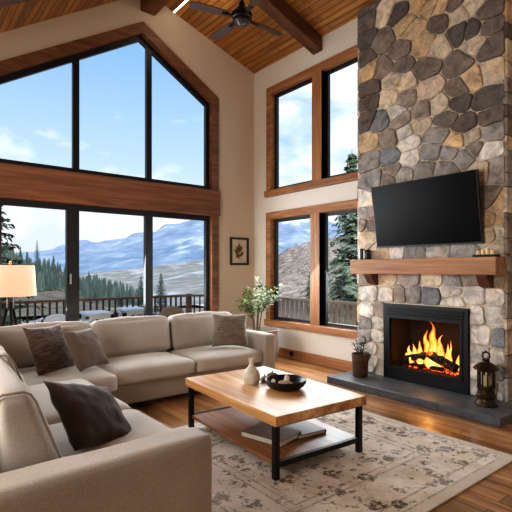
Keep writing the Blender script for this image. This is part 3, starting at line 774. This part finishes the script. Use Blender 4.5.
def pebble(label, p, s, rz, m, seed):
    bm = bmesh.new(); bmesh.ops.create_icosphere(bm, subdivisions=3, radius=1)
    for v_ in bm.verts:
        q = v_.co*(1+.22*noise.noise(v_.co*1.6+Vector((seed, 0, 0)))); v_.co = Vector((q.x*s[0], q.y*s[1], q.z*s[2]))
    o = obj('driftwood_piece', bm, m, sm=True); o.location = p; o.rotation_euler = (0, .1, rz)
    return tag(o, label, 'decor', 'pieces in the black bowl')
pm_ = plain('pale_wood_piece', 'B79F80', .8, var=.2); pw = plain('white_piece', 'DAD0C0', .7, var=.1)
pebble('long tan driftwood piece lying in the black bowl', (2.375, 2.625, .467), (.062, .034, .026), -.5, pm_, 1)
pebble('upright pale piece standing on the right in the black bowl', (2.425, 2.665, .485), (.022, .022, .036), .3, pw, 4)
pebble('small white piece at the left rim of the black bowl', (2.315, 2.70, .478), (.018, .018, .02), .3, pw, 7)
# ribbed ornaments
def ornament(label, p, r, h, m):
    bm = bmesh.new(); n = 40; nz = 14; rings = []
    for j in range(nz+1):
        ph = PI*j/nz; rr = r*sin(ph); z = h/2*(1-cos(ph))
        rings.append([bm.verts.new(((rr*(1+.12*cos(8*2*PI*k/n)))*cos(2*PI*k/n+.6*j/nz), (rr*(1+.12*cos(8*2*PI*k/n)))*sin(2*PI*k/n+.6*j/nz), z)) for k in range(n)])
    for a, b in zip(rings, rings[1:]):
        for k in range(n): bm.faces.new((a[k], a[(k+1) % n], b[(k+1) % n], b[k]))
    bmesh.ops.remove_doubles(bm, verts=bm.verts, dist=1e-5)
    o = thing('ribbed_ornament', label, 'ornament', p, 0, 'ribbed ornaments on the coffee table')
    obj('body', bm, m, o, sm=True)
    obj('stem', tube(bmesh.new(), [(0, 0, h-.004), (.004, 0, h+.012)], [.006, .004], 6), M['mantel_d'], o)
ornament('ribbed dark brown ornament just behind the black bowl', (2.475, 2.90, .42), .046, .075, plain('gourd_brown', '6E4E38', .45, var=.4, scale=30))
ornament('small ribbed greyish ornament between the vase and the bowl', (2.395, 2.905, .42), .034, .055, plain('gourd_grey', 'A08E7C', .45, var=.3, scale=30))

# ------------------------------------------------------------------ rug
RX0, RX1, RY0, RY1 = 1.28, 3.50, 1.385, 3.45
t = NT('rug_pile'); tc = t.new('ShaderNodeTexCoord'); sp = t.new('ShaderNodeSeparateXYZ'); t.link(tc.outputs['Object'], sp.inputs[0])
hx, hy = (RX1-RX0)/2, (RY1-RY0)/2
dx = t.math('SUBTRACT', hx, t.math('ABSOLUTE', sp.outputs['X'])); dy = t.math('SUBTRACT', hy, t.math('ABSOLUTE', sp.outputs['Y']))
de = t.math('MINIMUM', dx, dy)
v = t.coords()
wob = t.noise(v, 14, 3, .6); wv = t.new('ShaderNodeVectorMath', operation='MULTIPLY_ADD')
nc = t.new('ShaderNodeTexNoise'); t.link(v, nc.inputs['Vector']); nc.inputs['Scale'].default_value = 8; nc.inputs['Detail'].default_value = 3
t.link(nc.outputs['Color'], wv.inputs[0]); wv.inputs[1].default_value = (.14, .14, 0); t.link(v, wv.inputs[2])
def vor(scale, feat='F1', src=None):
    q = t.new('ShaderNodeTexVoronoi', feature=feat); q.inputs['Scale'].default_value = scale; t.link(src or wv.outputs[0], q.inputs['Vector']); return q
v1 = vor(6.2); v2 = vor(15); v3 = vor(7.5, 'DISTANCE_TO_EDGE')
wear = t.noise(v, 2.6, 6, .6); fine = t.noise(v, 26, 5, .7); pile = t.noise(v, 400, 2)
base = t.ramp(wear, [(.3, 'C6B6A0'), (.46, 'E4D9C9'), (.66, 'F6F0E6')])
lv = t.new('ShaderNodeMath', operation='LESS_THAN'); t.link(v1.outputs['Distance'], lv.inputs[0]); lv.inputs[1].default_value = .40
sep = t.new('ShaderNodeSeparateColor'); t.link(v1.outputs['Color'], sep.inputs[0])
pick = t.ramp(sep.outputs[0], [(.30, (0, 0, 0, 1)), (.38, (1, 1, 1, 1))])
motif = t.math('MULTIPLY', lv.outputs[0], pick)
motif = t.math('MULTIPLY', motif, t.ramp(fine, [(.43, (0, 0, 0, 1)), (.52, (1, 1, 1, 1))]))
motif = t.math('MULTIPLY', motif, t.ramp(wear, [(.40, (1, 1, 1, 1)), (.66, (.45, .45, .45, 1))]))
small = t.math('MULTIPLY', t.math('LESS_THAN', v2.outputs['Distance'], .3), t.ramp(fine, [(.47, (0, 0, 0, 1)), (.55, (.8, .8, .8, 1))]))
vein = t.math('MULTIPLY', t.math('LESS_THAN', v3.outputs['Distance'], .02), t.ramp(fine, [(.45, (0, 0, 0, 1)), (.6, (.6, .6, .6, 1))]))
pat = t.math('MAXIMUM', t.math('MAXIMUM', motif, small), vein)
def band(lo, hi): return t.math('MULTIPLY', t.math('GREATER_THAN', de, lo), t.math('LESS_THAN', de, hi))
lines = t.math('MAXIMUM', t.math('MAXIMUM', band(.07, .085), band(.155, .17)), t.math('MAXIMUM', band(.44, .455), band(.50, .512)))
lines = t.math('MULTIPLY', lines, t.ramp(fine, [(.35, (.1, .1, .1, 1)), (.6, (.6, .6, .6, 1))]))
inner = t.math('GREATER_THAN', de, .09)
pat = t.math('MAXIMUM', t.math('MULTIPLY', pat, inner), lines)
c = t.mix(t.math('MULTIPLY', pat, .85), base, '382A21')
c = t.mix(t.math('MULTIPLY', t.math('LESS_THAN', de, .07), .6), c, 'CFC3B2')
t.base(c); t.set(rough=1.0, spec=.1); t.bump(t.math('ADD', pile, t.math('MULTIPLY', pat, -.6)), .5, .006)
rg = obj('area_rug', box(-hx, hx, -hy, hy, 0.0005, .012), t.m, bevel=.005)
rg.location = ((RX0+RX1)/2, (RY0+RY1)/2, 0)
tag(rg, 'large distressed cream rug with faded brown pattern under the coffee table', 'rug')
for o in (ct, sf): pass
ct.location = (2.325, 2.765, .0085); ct.rotation_euler.z = radians(-3.4)

# ------------------------------------------------------------------ floor lamp
fl_ = thing('floor_lamp', 'tripod floor lamp with lit cream drum shade behind the sofa', 'lamp', (.96, 5.42, 0))
t = NT('lamp_shade'); tc = t.new('ShaderNodeTexCoord'); sp = t.new('ShaderNodeSeparateXYZ'); t.link(tc.outputs['Object'], sp.inputs[0])
t.base('DEC2AC'); t.set(rough=.9); t.link(t.ramp(t.math('MULTIPLY', t.math('SUBTRACT', sp.outputs['Z'], 1.07), 3.0), [(0, 'FF9A60'), (.5, 'FFAE84'), (1, 'FFC6A4')]), t.b.inputs['Emission Color']); t.set(em=.36)
bm = lathe(bmesh.new(), [(.255, 1.075), (.235, 1.40), (.231, 1.40), (.251, 1.075), (.255, 1.075)], 48)
obj('lamp_shade', bm, t.m, fl_, ang=40)
bm = bmesh.new()
for k in range(3): a = 2*PI*k/3; tube(bm, [(0, 0, 1.385), (.232*cos(a), .232*sin(a), 1.385)], .004, 5)
tube(bm, [(0, 0, 1.07), (0, 0, 1.41)], .008, 8); lathe(bm, [(0, 1.40), (.012, 1.405), (.016, 1.42), (.008, 1.43), (.012, 1.44), (0, 1.448)], 14)
obj('harp_and_finial', bm, plain('brass', '9A7A45', .35, .8), fl_, ang=40)
obj('hub', lathe(bmesh.new(), [(0, .93), (.028, .93), (.034, .96), (.034, 1.05), (.026, 1.07), (0, 1.07)], 18), M['blackmetal'], fl_, ang=40)
for k in range(3):
    a = 2*PI*k/3+.5
    obj('leg', tube(bmesh.new(), [(.02*cos(a), .02*sin(a), 1.0), (.25*cos(a), .25*sin(a), 0.0)], [.016, .012], 8), M['lampleg'], fl_, sm=True)
obj('bulb', lathe(bmesh.new(), [(0, 1.12), (.02, 1.13), (.036, 1.18), (.03, 1.215), (0, 1.23)], 16), emis('bulb', 'FFD9A8', 3), fl_, sm=True)

# ------------------------------------------------------------------ ceiling fan and strip light
fn = thing('ceiling_fan', 'dark four bladed ceiling fan hanging on a rod from the ridge', 'fan', (2.82, 3.79, 3.96))
dm = plain('fan_black', '131110', .35, .4)
obj('downrod', tube(bmesh.new(), [(0, 0, .12), (0, 0, 1.02)], .016, 10), dm, fn, sm=True)
obj('motor', lathe(bmesh.new(), [(0, -.05), (.06, -.048), (.085, -.03), (.09, -.005), (.105, .0), (.108, .045), (.09, .06), (.07, .09), (.04, .115), (.03, .16), (0, .165)], 28), dm, fn, ang=40)
t = NT('fan_lens'); t.base('3A3835'); t.set(rough=.2)
obj('light_lens', lathe(bmesh.new(), [(.075, -.036), (.055, -.062), (.02, -.074), (0, -.075)], 24), t.m, fn, sm=True)
bwm = wood('blade_wood', '2C1D13', '40291B', '573A28', 'X', .55)
for a in (2, 90, 166, 258):
    bm = bmesh.new(); pts = [(.15, -.03), (.2, -.04), (.50, -.052), (.55, -.04), (.56, 0), (.55, .04), (.50, .052), (.2, .04), (.15, .03)]
    lo = [bm.verts.new((x, y, .008+y*.18)) for x, y in pts]; hi = [bm.verts.new((x, y, .016+y*.18)) for x, y in pts]
    bm.faces.new(lo[::-1]); bm.faces.new(hi)
    for i in range(len(pts)): bm.faces.new((lo[i], lo[(i+1) % len(pts)], hi[(i+1) % len(pts)], hi[i]))
    o = obj('blade', bm, bwm, fn); o.rotation_euler = (0, 0, radians(a))
    ir = obj('blade_iron', box(.08, .22, -.018, .018, .0, .012), dm, o)
ls = thing('strip_light', 'thin bright linear light on the sloped wooden ceiling above the gable window', 'light', (3.20, 5.35, ceil_z(3.20)))
rot = math.atan(.3333)
obj('housing', box(-.017, .017, -.6, .6, -.035, -.0, mtx=Matrix.Rotation(rot, 4, 'Y')), M['black'], ls)
obj('diffuser', box(-.014, .014, -.6, .6, -.042, -.036, mtx=Matrix.Rotation(rot, 4, 'Y')), emis('strip', 'FFE9CF', 2.2), ls)

# ------------------------------------------------------------------ the deck outside
dk = wood('deck_boards', '6C6259', '8E8378', 'A79C90', 'X', .8)
struct(obj('deck', box(-4, 6.35, D+.15, 9.1, -.17, -.05), dk))
struct(obj('deck_side', box(W+.15, 6.35, -1, D+.15, -.17, -.05), dk))
rw = wood('railing_wood', '54382A', '7A5642', '94705A', 'X', .7); rwr = wood('railing_wood_tan', '7E6656', 'A08674', 'B89E8A', 'Y', .7); rwd = plain('baluster_brown', '4A3226', .7); rwl = plain('baluster_tan', 'B09A88', .7)
snow = plain('snow', 'EDF1F5', .8, var=.03)
def railing(label, pts, bal_m, gap, bw, post_at, snowy=False):
    o = thing('deck_railing', label, 'railing', (pts[0][0], pts[0][1], -.05))
    for (xa, ya), (xb, yb) in zip(pts, pts[1:]):
        L = math.hypot(xb-xa, yb-ya); ang = math.atan2(yb-ya, xb-xa)
        mt_ = Matrix.Translation((xa-pts[0][0], ya-pts[0][1], 0)) @ Matrix.Rotation(ang, 4, 'Z')
        obj('top_rail', box(-.0, L, -.065, .065, .80, .845, mtx=mt_), rwr if snowy else rw, o)
        obj('bottom_rail', box(0, L, -.02, .02, .28, .33, mtx=mt_), rw, o)
        if snowy: obj('snow_strip', box(0, L, -.06, .06, .33, .375, mtx=mt_), snow, o, bevel=.01)
        n = int(L/gap)
        for k in range(1, n):
            obj('baluster', box(k*gap-bw/2, k*gap+bw/2, -.018, .018, .33, .80, mtx=mt_), bal_m, o)
    for x, y in post_at:
        obj('post', box(x-.05-pts[0][0], x+.05-pts[0][0], y-.05-pts[0][1], y+.05-pts[0][1], 0, .86), rw, o)
    return o
railing('brown deck railing with thin dark balusters beyond the gable windows', [(-2.5, 9.0), (5.2, 9.0), (6.2, 8.25)], rwd, .125, .03, [(.2, 9.0), (5.2, 9.0), (6.2, 8.25)])
railing('tan deck railing with wide slats outside the fireplace wall window', [(6.2, 2.5), (6.2, 7.9)], rwl, .13, .075, [(6.2, 2.5), (6.2, 7.9)], True)

wm = plain('white_outdoor', 'E4E6E8', .5, var=.04)
def patio_table(label, x, y, w, l, top=.70):
    o = thing('patio_table', label, 'table', (x, y, -.05), 0, 'white patio tables on the deck')
    h = top+.05
    obj('tabletop', box(-w/2, w/2, -l/2, l/2, h-.04, h), wm, o, bevel=.008)
    for a in (-1, 1):
        for b in (-1, 1): obj('leg', box(a*(w/2-.06)-.025, a*(w/2-.06)+.025, b*(l/2-.06)-.025, b*(l/2-.06)+.025, 0, h-.04), wm, o)
    bm = bmesh.new(); B(bm, -w/2+.04, w/2-.04, -l/2+.03, -l/2+.055, h-.1, h-.04); B(bm, -w/2+.04, w/2-.04, l/2-.055, l/2-.03, h-.1, h-.04)
    obj('apron', bm, wm, o)
patio_table('white patio table on the deck behind the sofa, nearer the lamp', 2.59, 7.5, .40, .5, .665)
patio_table('white patio table on the deck, nearer the dark glazing mullion', 3.33, 7.75, .42, .5, .67)
def patio_chair(label, x, y, rz, m, wdt, hb):
    o = thing('patio_chair', label, 'chair', (x, y, -.05), rz)
    obj('seat', rbox(wdt, .46, .05, .02, 5), m, o, sm=True, loc=(0, 0, .45))
    bm = plate([(-wdt/2, .46), (wdt/2, .46), (wdt/2, hb-.12), (wdt/2-.04, hb-.04), (wdt/2-.14, hb), (-wdt/2+.14, hb), (-wdt/2+.04, hb-.04), (-wdt/2, hb-.12)], [], 'Y', -.24, -.2)
    obj('backrest', bm, m, o, bevel=.008)
    for a in (-1, 1):
        for b in (-1, 1): obj('leg', tube(bmesh.new(), [(a*(wdt/2-.05), b*.18, 0), (a*(wdt/2-.07), b*.17, .44)], .016, 6), wm, o)
        obj('armrest', tube(bmesh.new(), [(a*wdt/2, -.2, .66), (a*wdt/2, .2, .66), (a*wdt/2, .2, .44)], .016, 6), m, o)
patio_chair('brown outdoor chair with rounded back on the deck near the corner post', 3.65, 7.0, -.2, plain('chair_taupe', '9D8A80', .7), .40, .80)
patio_chair('white outdoor chair on the deck beyond the lamp', 1.86, 7.2, PI-.5, wm, .42, .72)

# ------------------------------------------------------------------ landscape
def lerp_tab(tab, x):
    if x <= tab[0][0]: return tab[0][1]
    for (a, b), (c, d) in zip(tab, tab[1:]):
        if x <= c: return b+(d-b)*(x-a)/(c-a)
    return tab[-1][1]
def bearing(l): return FX+l*RX, FY+l*RY
class Slope:
    """a hillside: crest elevation and foot elevation (tan of the angle seen from the house) by bearing, between distances t0 and t1"""
    def __init__(s, crest, foot, t0, t1, amp, freq, seed, p=1.0, jag=0):
        s.crest = [((x-256)/455, (270-y)/455) for x, y in crest]; s.foot = [((x-256)/455, (270-y)/455) for x, y in foot]
        s.t0, s.t1, s.amp, s.freq, s.seed, s.p, s.jag = t0, t1, amp, freq, seed, p, jag
    def point(s, l, u):
        t = s.t0+(s.t1-s.t0)*u; a, b = bearing(l)
        e0, e1 = lerp_tab(s.foot, l), lerp_tab(s.crest, l)
        x, y = a*t, b*t
        zz = EYE+(e0+(e1-e0)*u**s.p)*t
        q = Vector((x*s.freq, y*s.freq, s.seed))
        nz = 0
        for o_ in range(4): nz += (abs(noise.noise(q*2**o_))*2-.5)/2**o_
        return Vector((x, y, zz-s.amp*nz*(.15+.85*u)*min(1, u*4)))
    def mesh(s, name, m, l0=-1.3, l1=1.2, nl=220, nu=40):
        bm = bmesh.new(); g = [[bm.verts.new(s.point(l0+(l1-l0)*i/nl, u/nu)) for u in range(nu+1)] for i in range(nl+1)]
        for i in range(nl):
            for u in range(nu): bm.faces.new((g[i][u], g[i+1][u], g[i+1][u+1], g[i][u+1]))
        return struct(obj(name, bm, m, sm=True))
def mountain_mat(name, stops, scale, snowh, snowc='E6ECF4', sn=(.52, .62), rough=1, slope_scale=None, aniso=(1, 1, 1)):
    t = NT(name); v = t.coords(aniso); n = t.noise(v, scale, 8, .62, .3); n2 = t.noise(v, scale*3.7, 6, .6)
    tc = t.new('ShaderNodeNewGeometry'); sp = t.new('ShaderNodeSeparateXYZ'); t.link(tc.outputs['Position'], sp.inputs[0])
    c = t.ramp(t.math('ADD', t.math('MULTIPLY', n, .6), t.math('MULTIPLY', n2, .4)), stops)
    if snowh is not None:
        h = t.math('MULTIPLY', t.math('SUBTRACT', sp.outputs['Z'], snowh[0]), 1/(snowh[1]-snowh[0]))
        f = t.math('ADD', t.math('MULTIPLY', h, .18), n)
        c = t.mix(t.ramp(f, [(sn[0], (0, 0, 0, 1)), (sn[1], (1, 1, 1, 1))]), c, snowc)
    t.base(c); t.set(rough=rough, spec=0)
    return t.m
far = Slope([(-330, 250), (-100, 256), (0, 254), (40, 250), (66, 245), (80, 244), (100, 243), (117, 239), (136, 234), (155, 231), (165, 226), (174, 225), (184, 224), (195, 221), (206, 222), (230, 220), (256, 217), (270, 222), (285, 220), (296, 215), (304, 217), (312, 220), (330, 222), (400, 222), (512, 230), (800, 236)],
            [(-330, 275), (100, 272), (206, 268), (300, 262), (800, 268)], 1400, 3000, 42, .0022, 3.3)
far.mesh('mountain_range', mountain_mat('mountain_hazed', [(.36, '8295AF'), (.5, '9CACC2'), (.64, 'B8C4D2')], .004, (100, 330), sn=(.66, .74)), nl=320, nu=60)  # blue distance haze is put into the base colour
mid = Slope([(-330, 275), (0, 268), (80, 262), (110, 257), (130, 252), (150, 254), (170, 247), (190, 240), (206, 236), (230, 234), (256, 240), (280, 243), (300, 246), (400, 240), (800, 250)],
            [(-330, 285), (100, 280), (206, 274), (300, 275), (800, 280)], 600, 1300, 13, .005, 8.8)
mid.mesh('foothills', mountain_mat('foothill_hazed', [(.36, '748CA8'), (.5, '8EA2B9'), (.62, 'ADBAC8')], .008, (0, 70), sn=(.66, .76), snowc='CCD6E2'), nl=300, nu=50)  # same air haze coloured into the nearer hills
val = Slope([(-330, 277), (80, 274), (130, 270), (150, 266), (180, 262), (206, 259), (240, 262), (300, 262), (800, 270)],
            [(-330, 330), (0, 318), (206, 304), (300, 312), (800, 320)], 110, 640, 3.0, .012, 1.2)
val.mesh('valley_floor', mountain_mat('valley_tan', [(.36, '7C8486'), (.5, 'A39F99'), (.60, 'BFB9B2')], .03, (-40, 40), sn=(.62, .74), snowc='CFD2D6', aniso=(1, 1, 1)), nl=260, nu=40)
lft = Slope([(-330, 150), (-120, 190), (-50, 222), (0, 246), (25, 260), (50, 267), (66, 274), (82, 280), (109, 290), (128, 294), (150, 299), (180, 304), (250, 312), (800, 330)],
            [(-330, 330), (0, 318), (100, 312), (206, 316), (800, 336)], 70, 260, 1.0, .03, 5.1, 1.25)
lft.mesh('hillside', mountain_mat('brush_slope', [(.36, '4E5348'), (.48, '756F63'), (.62, '9A9186')], .3, None), nl=200, nu=36)
rgt = Slope([(-330, 345), (200, 330), (245, 300), (262, 278), (272, 262), (283, 253), (296, 250), (304, 246), (312, 243), (330, 238), (360, 234), (512, 222), (800, 216)],
            [(-330, 350), (200, 340), (262, 320), (330, 318), (800, 330)], 90, 330, 5, .018, 6.6, 1.1)
rgt.mesh('brown_hill', mountain_mat('brown_slope', [(.38, '6B5F57'), (.48, 'A08E80'), (.60, 'C8B6A8')], .22, (-30, 60), sn=(.64, .76), snowc='C4BCB6'), l0=-.3, l1=1.2, nl=160, nu=36)
def ground_z(x, y): return -3.2-.045*max(0, math.hypot(x, y)-8)
bm = bmesh.new(); nl, nu = 60, 16
g = [[None]*(nu+1) for _ in range(nl+1)]
for i in range(nl+1):
    for u in range(nu+1):
        l = -1.4+2.8*i/nl; t_ = 5+110*(u/nu)**1.6; a, b = bearing(l)
        g[i][u] = bm.verts.new((a*t_, b*t_, ground_z(a*t_, b*t_)+.3*noise.noise(Vector((a*t_*.2, b*t_*.2, 0)))))
for i in range(nl):
    for u in range(nu): bm.faces.new((g[i][u], g[i+1][u], g[i+1][u+1], g[i][u+1]))
struct(obj('ground', bm, mountain_mat('near_ground', [(.36, '6C665A'), (.5, '90887B'), (.62, 'C9C6C2')], .6, None), sm=True))

bark = plain('pine_bark', '4A3F36', .95, var=.3)
def needle(name, a, b, c, sc=1.2):
    t = NT(name); v = t.coords(); n = t.noise(v, sc, 4, .6); t.base(t.ramp(n, [(.32, a), (.5, b), (.68, c)])); t.set(rough=.9, spec=.1); return t.m
nm = needle('spruce_needles', '56644F', '82917A', 'B4BDA4', 2.2); nm2 = needle('pine_needles', '29332A', '434F40', '687260', 2.2)
nf = needle('forest_needles', '43524E', '586963', '73827A', .5); nf2 = needle('forest_needles_light', '56645F', '6E7C74', '8A958B', .5)  # forest needle tones lightened and greyed for atmospheric haze
def big_conifer(name, label, loc, h, r, seed, m, whorls, per, droop=.25, gapy=0, start=.08):
    o = thing(name, label, 'tree', loc); rr = random.Random(seed)
    obj('trunk', tube(bmesh.new(), [(0, 0, 0), (.02, 0, h*.5), (0, 0, h)], [h*.018, h*.011, .008], 8), bark, o, sm=True)
    bm = bmesh.new()
    for w in range(whorls):
        u = start+(1-start)*w/whorls; L0 = r*(1-u)**.85*(1 if u > start+.1 else .85)+.05
        for k in range(per):
            if rr.random() < gapy: continue
            a = 2*PI*(k+rr.random())/per; L = L0*rr.uniform(.65, 1.12); z = h*(u+rr.uniform(-.5, .5)/whorls)
            d = Vector((cos(a), sin(a), 0)); s = Vector((-sin(a), cos(a), 0))
            n = max(4, int(L/.13))
            for q in range(n):
                f = (q+.6)/n; dz = -droop*L*f*f*1.2+.12*L*f
                p = d*L*f+Vector((0, 0, z+dz)); wd = (.30*L*(1-f)+.10)*rr.uniform(.6, 1.2)
                for sg in (-1, 1):
                    tip = p+s*sg*wd+d*wd*.7+Vector((0, 0, rr.uniform(-.14, .03)-.05*wd))
                    lat = d*.055; up = Vector((0, 0, .035))
                    bm.faces.new([bm.verts.new(x) for x in (p-lat, p.lerp(tip, .55)-lat*.9+up, tip, p.lerp(tip, .55)+lat*1.1-up, p+lat)])
                tip = p+d*.16+Vector((0, 0, -.10)); bm.faces.new([bm.verts.new(x) for x in (p-s*.06, tip, p+s*.06)])
    tube(bm, [(0, 0, h*.9), (0, 0, h*1.03)], [.02, .003], 5)
    obj('foliage', bm, m, o)
    return o
def at(l, t): a, b = bearing(l); return a*t, b*t
x, y = at((352-256)/455, 17.0); gz = ground_z(x, y)
big_conifer('spruce_tree', 'tall dense spruce close outside the right window, beside the chimney', (x, y, gz-.1), 1.35+(270-148)/455*17-gz, 1.95, 3, nm, 46, 9, .3)
x, y = at((-9-256)/455, 15.0); gz = ground_z(x, y)
big_conifer('pine_tree', 'sparse dark pine with bare gaps at the far left window edge', (x, y, gz-.1), 1.35+(270-172)/455*15-gz, 2.5, 7, nm2, 26, 8, .12, .2, .3)
x, y = at((312-256)/455, 26.0); gz = ground_z(x, y)
big_conifer('spruce_tree', 'smaller green spruce beside the window mullion above the slatted railing', (x, y, gz-.1), 1.35+(270-268)/455*26-gz, 1.1, 9, nm, 28, 8, .3)
for k, (px, py, t_, rr_, lb) in enumerate(((141, 276, 95, 1.9, 'small dark conifer just left of the dark glazing mullion'), (161, 273, 95, 2.2, 'small dark conifer just right of the dark glazing mullion, above the railing'))):
    l = (px-256)/455; x, y = at(l, t_); zt = 1.35+(270-py)/455*t_; h = 8
    big_conifer('fir_tree', lb, (x, y, zt-h), h, rr_, 20+k, nf, 26, 8, .2, 0, .03)
# lone tall spruce above the forest on the left
u_ = .97; P = lft.point((37-256)/455, u_)
big_conifer('fir_tree', 'lone taller fir standing above the hillside forest on the left', (P.x, P.y, P.z-.5), 15.5, 3.0, 31, nf, 24, 8, .2, 0, .03)

# the forest on the hillside: small firs sharing four meshes
def small_fir(seed, m):
    rr = random.Random(seed); h = 1.0; bm = bmesh.new()
    n = 8
    for w in range(n):
        u = w/n; z0 = h*(.06+.92*u*.98); z1 = z0+h*(.26-.1*u); rad = .155*(1-u)**.8+.015; kk = 9
        top = bm.verts.new((0, 0, min(h, z1))); rg_ = []
        for q in range(kk*2):
            a = PI*q/kk; r2 = rad*(rr.uniform(.85, 1.15) if q % 2 == 0 else .55)
            rg_.append(bm.verts.new((r2*cos(a), r2*sin(a), z0+(0 if q % 2 == 0 else .035))))
        for q in range(kk*2): bm.faces.new((rg_[q], rg_[(q+1) % (kk*2)], top))
    tube(bm, [(0, 0, -.05), (0, 0, .2)], .018, 5)
    me_o = obj('forest_fir', bm, m); return me_o
protos = [small_fir(1, nf), small_fir(2, nf), small_fir(3, nf2), small_fir(4, nf)]
rt = random.Random(21); cnt = 0; tries = 0
used = [(P.x, P.y, 2.5)]
while cnt < 296 and tries < 20000:
    tries += 1
    px = rt.uniform(-14, 152); u_ = rt.uniform(.42, 1.0)
    # the lower slope is brush: forest edge climbs towards the left
    lim = lerp_tab([(-14, .52), (30, .50), (60, .60), (85, .50), (110, .25), (152, .25)], px)
    if u_ < lim: continue
    l = (px-256)/455; P = lft.point(l, u_)
    s = rt.uniform(5.0, 8.2); rr_ = s*.168
    if any((P.x-a)**2+(P.y-b)**2 < (rr_+r_)**2 for a, b, r_ in used): continue
    used.append((P.x, P.y, rr_))
    src = protos[cnt % 4]
    o = src if cnt < 4 else src.copy()
    if cnt >= 4: col.objects.link(o)
    
    o.scale = (s*1.05, s*1.05, s); o.location = (P.x, P.y, P.z-.2); o.rotation_euler = (0, 0, rt.uniform(0, 6))
    tag(o, 'dark green fir in the hillside forest beyond the deck', 'tree', 'firs in the hillside forest'); cnt += 1

# ------------------------------------------------------------------ sky and light
w = bpy.data.worlds.new('sky'); scene.world = w; w.use_nodes = True
nt = w.node_tree; N = nt.nodes; Lk = nt.links; bg = N['Background']
tc = N.new('ShaderNodeTexCoord'); sp = N.new('ShaderNodeSeparateXYZ'); Lk.new(tc.outputs['Generated'], sp.inputs[0])
gr = N.new('ShaderNodeValToRGB'); Lk.new(sp.outputs['Z'], gr.inputs['Fac'])
els = gr.color_ramp.elements
for i, (p, c) in enumerate(((0, 'DCE3E9'), (.12, 'DDE6EE'), (.22, 'C0D9F2'), (.42, '92BCEC'), (1, '5E97DC'))):
    x_ = els[i] if i < 2 else els.new(p); x_.position = p; x_.color = lin(c)
mp = N.new('ShaderNodeMapping'); mp.inputs['Scale'].default_value = (1, 1, 2.2); Lk.new(tc.outputs['Generated'], mp.inputs['Vector']); mp.inputs['Location'].default_value = (.35, .2, .1)
cn = N.new('ShaderNodeTexNoise'); cn.inputs['Scale'].default_value = 3.2; cn.inputs['Detail'].default_value = 9; cn.inputs['Roughness'].default_value = .56; cn.inputs['Distortion'].default_value = .5
Lk.new(mp.outputs[0], cn.inputs['Vector'])
cr = N.new('ShaderNodeValToRGB'); cr.color_ramp.elements[0].position = .48; cr.color_ramp.elements[1].position = .60
Lk.new(cn.outputs['Fac'], cr.inputs['Fac'])
mx = N.new('ShaderNodeMix'); mx.data_type = 'RGBA'; Lk.new(cr.outputs['Color'], mx.inputs[0]); Lk.new(gr.outputs['Color'], mx.inputs[6]); mx.inputs[7].default_value = lin('F4F7FA')
Lk.new(mx.outputs[2], bg.inputs['Color']); bg.inputs['Strength'].default_value = .79

sun = bpy.data.lights.new('sun', 'SUN'); sun.energy = 2.2; sun.angle = .05; sun.color = (1, .95, .88)
so = bpy.data.objects.new('sun', sun); col.objects.link(so); so.rotation_euler = (radians(52), 0, radians(-10))

def area(name, loc, tgt, sx, sy, power, color=(1, 1, 1)):
    l = bpy.data.lights.new(name, 'AREA'); l.shape = 'RECTANGLE'; l.size = sx; l.size_y = sy; l.energy = power; l.color = color
    o = bpy.data.objects.new(name, l); col.objects.link(o); o.location = loc
    o.rotation_euler = (Vector(tgt)-Vector(loc)).to_track_quat('-Z', 'Y').to_euler(); return o
area('left_daylight', (-1.7, 2.2, 1.5), (2.5, 2.9, .4), 1.7, 3.8, 190, (1, .97, .93))
area('rear_fill', (1.5, -2.7, 2.2), (3.2, 3.5, .9), 4.0, 2.4, 16, (1, .95, .88))  # added fill lamp behind the camera; the rear wall has no opening
area('gable_daylight', (1.8, D-.12, 1.45), (2.6, 2.0, .2), 3.6, 1.3, 100, (.93, .97, 1))
area('right_daylight', (W-.1, 4.6, 1.4), (2.6, 3.2, .0), 1.8, 1.6, 62, (.93, .97, 1))
def point(name, loc, power, color, r=.05):
    l = bpy.data.lights.new(name, 'POINT'); l.energy = power; l.color = color; l.shadow_soft_size = r
    o = bpy.data.objects.new(name, l); col.objects.link(o); o.location = loc; return o
point('fire_glow', (4.70, 2.78, .52), 5, (1, .45, .12), .08)
point('lamp_glow', (.96, 5.42, 1.28), 1.6, (1, .70, .48), .05)
point('strip_glow', (3.2, 5.2, 4.95), 3, (1, .85, .68), .08)

scene.view_settings.view_transform = 'Standard'
scene.view_settings.look = 'Medium High Contrast'
scene.view_settings.exposure = .42
scene.cycles.max_bounces = 8; scene.cycles.diffuse_bounces = 4; scene.cycles.transparent_max_bounces = 24
scene.cycles.use_denoising = True
scene.cycles.sample_clamp_indirect = 6
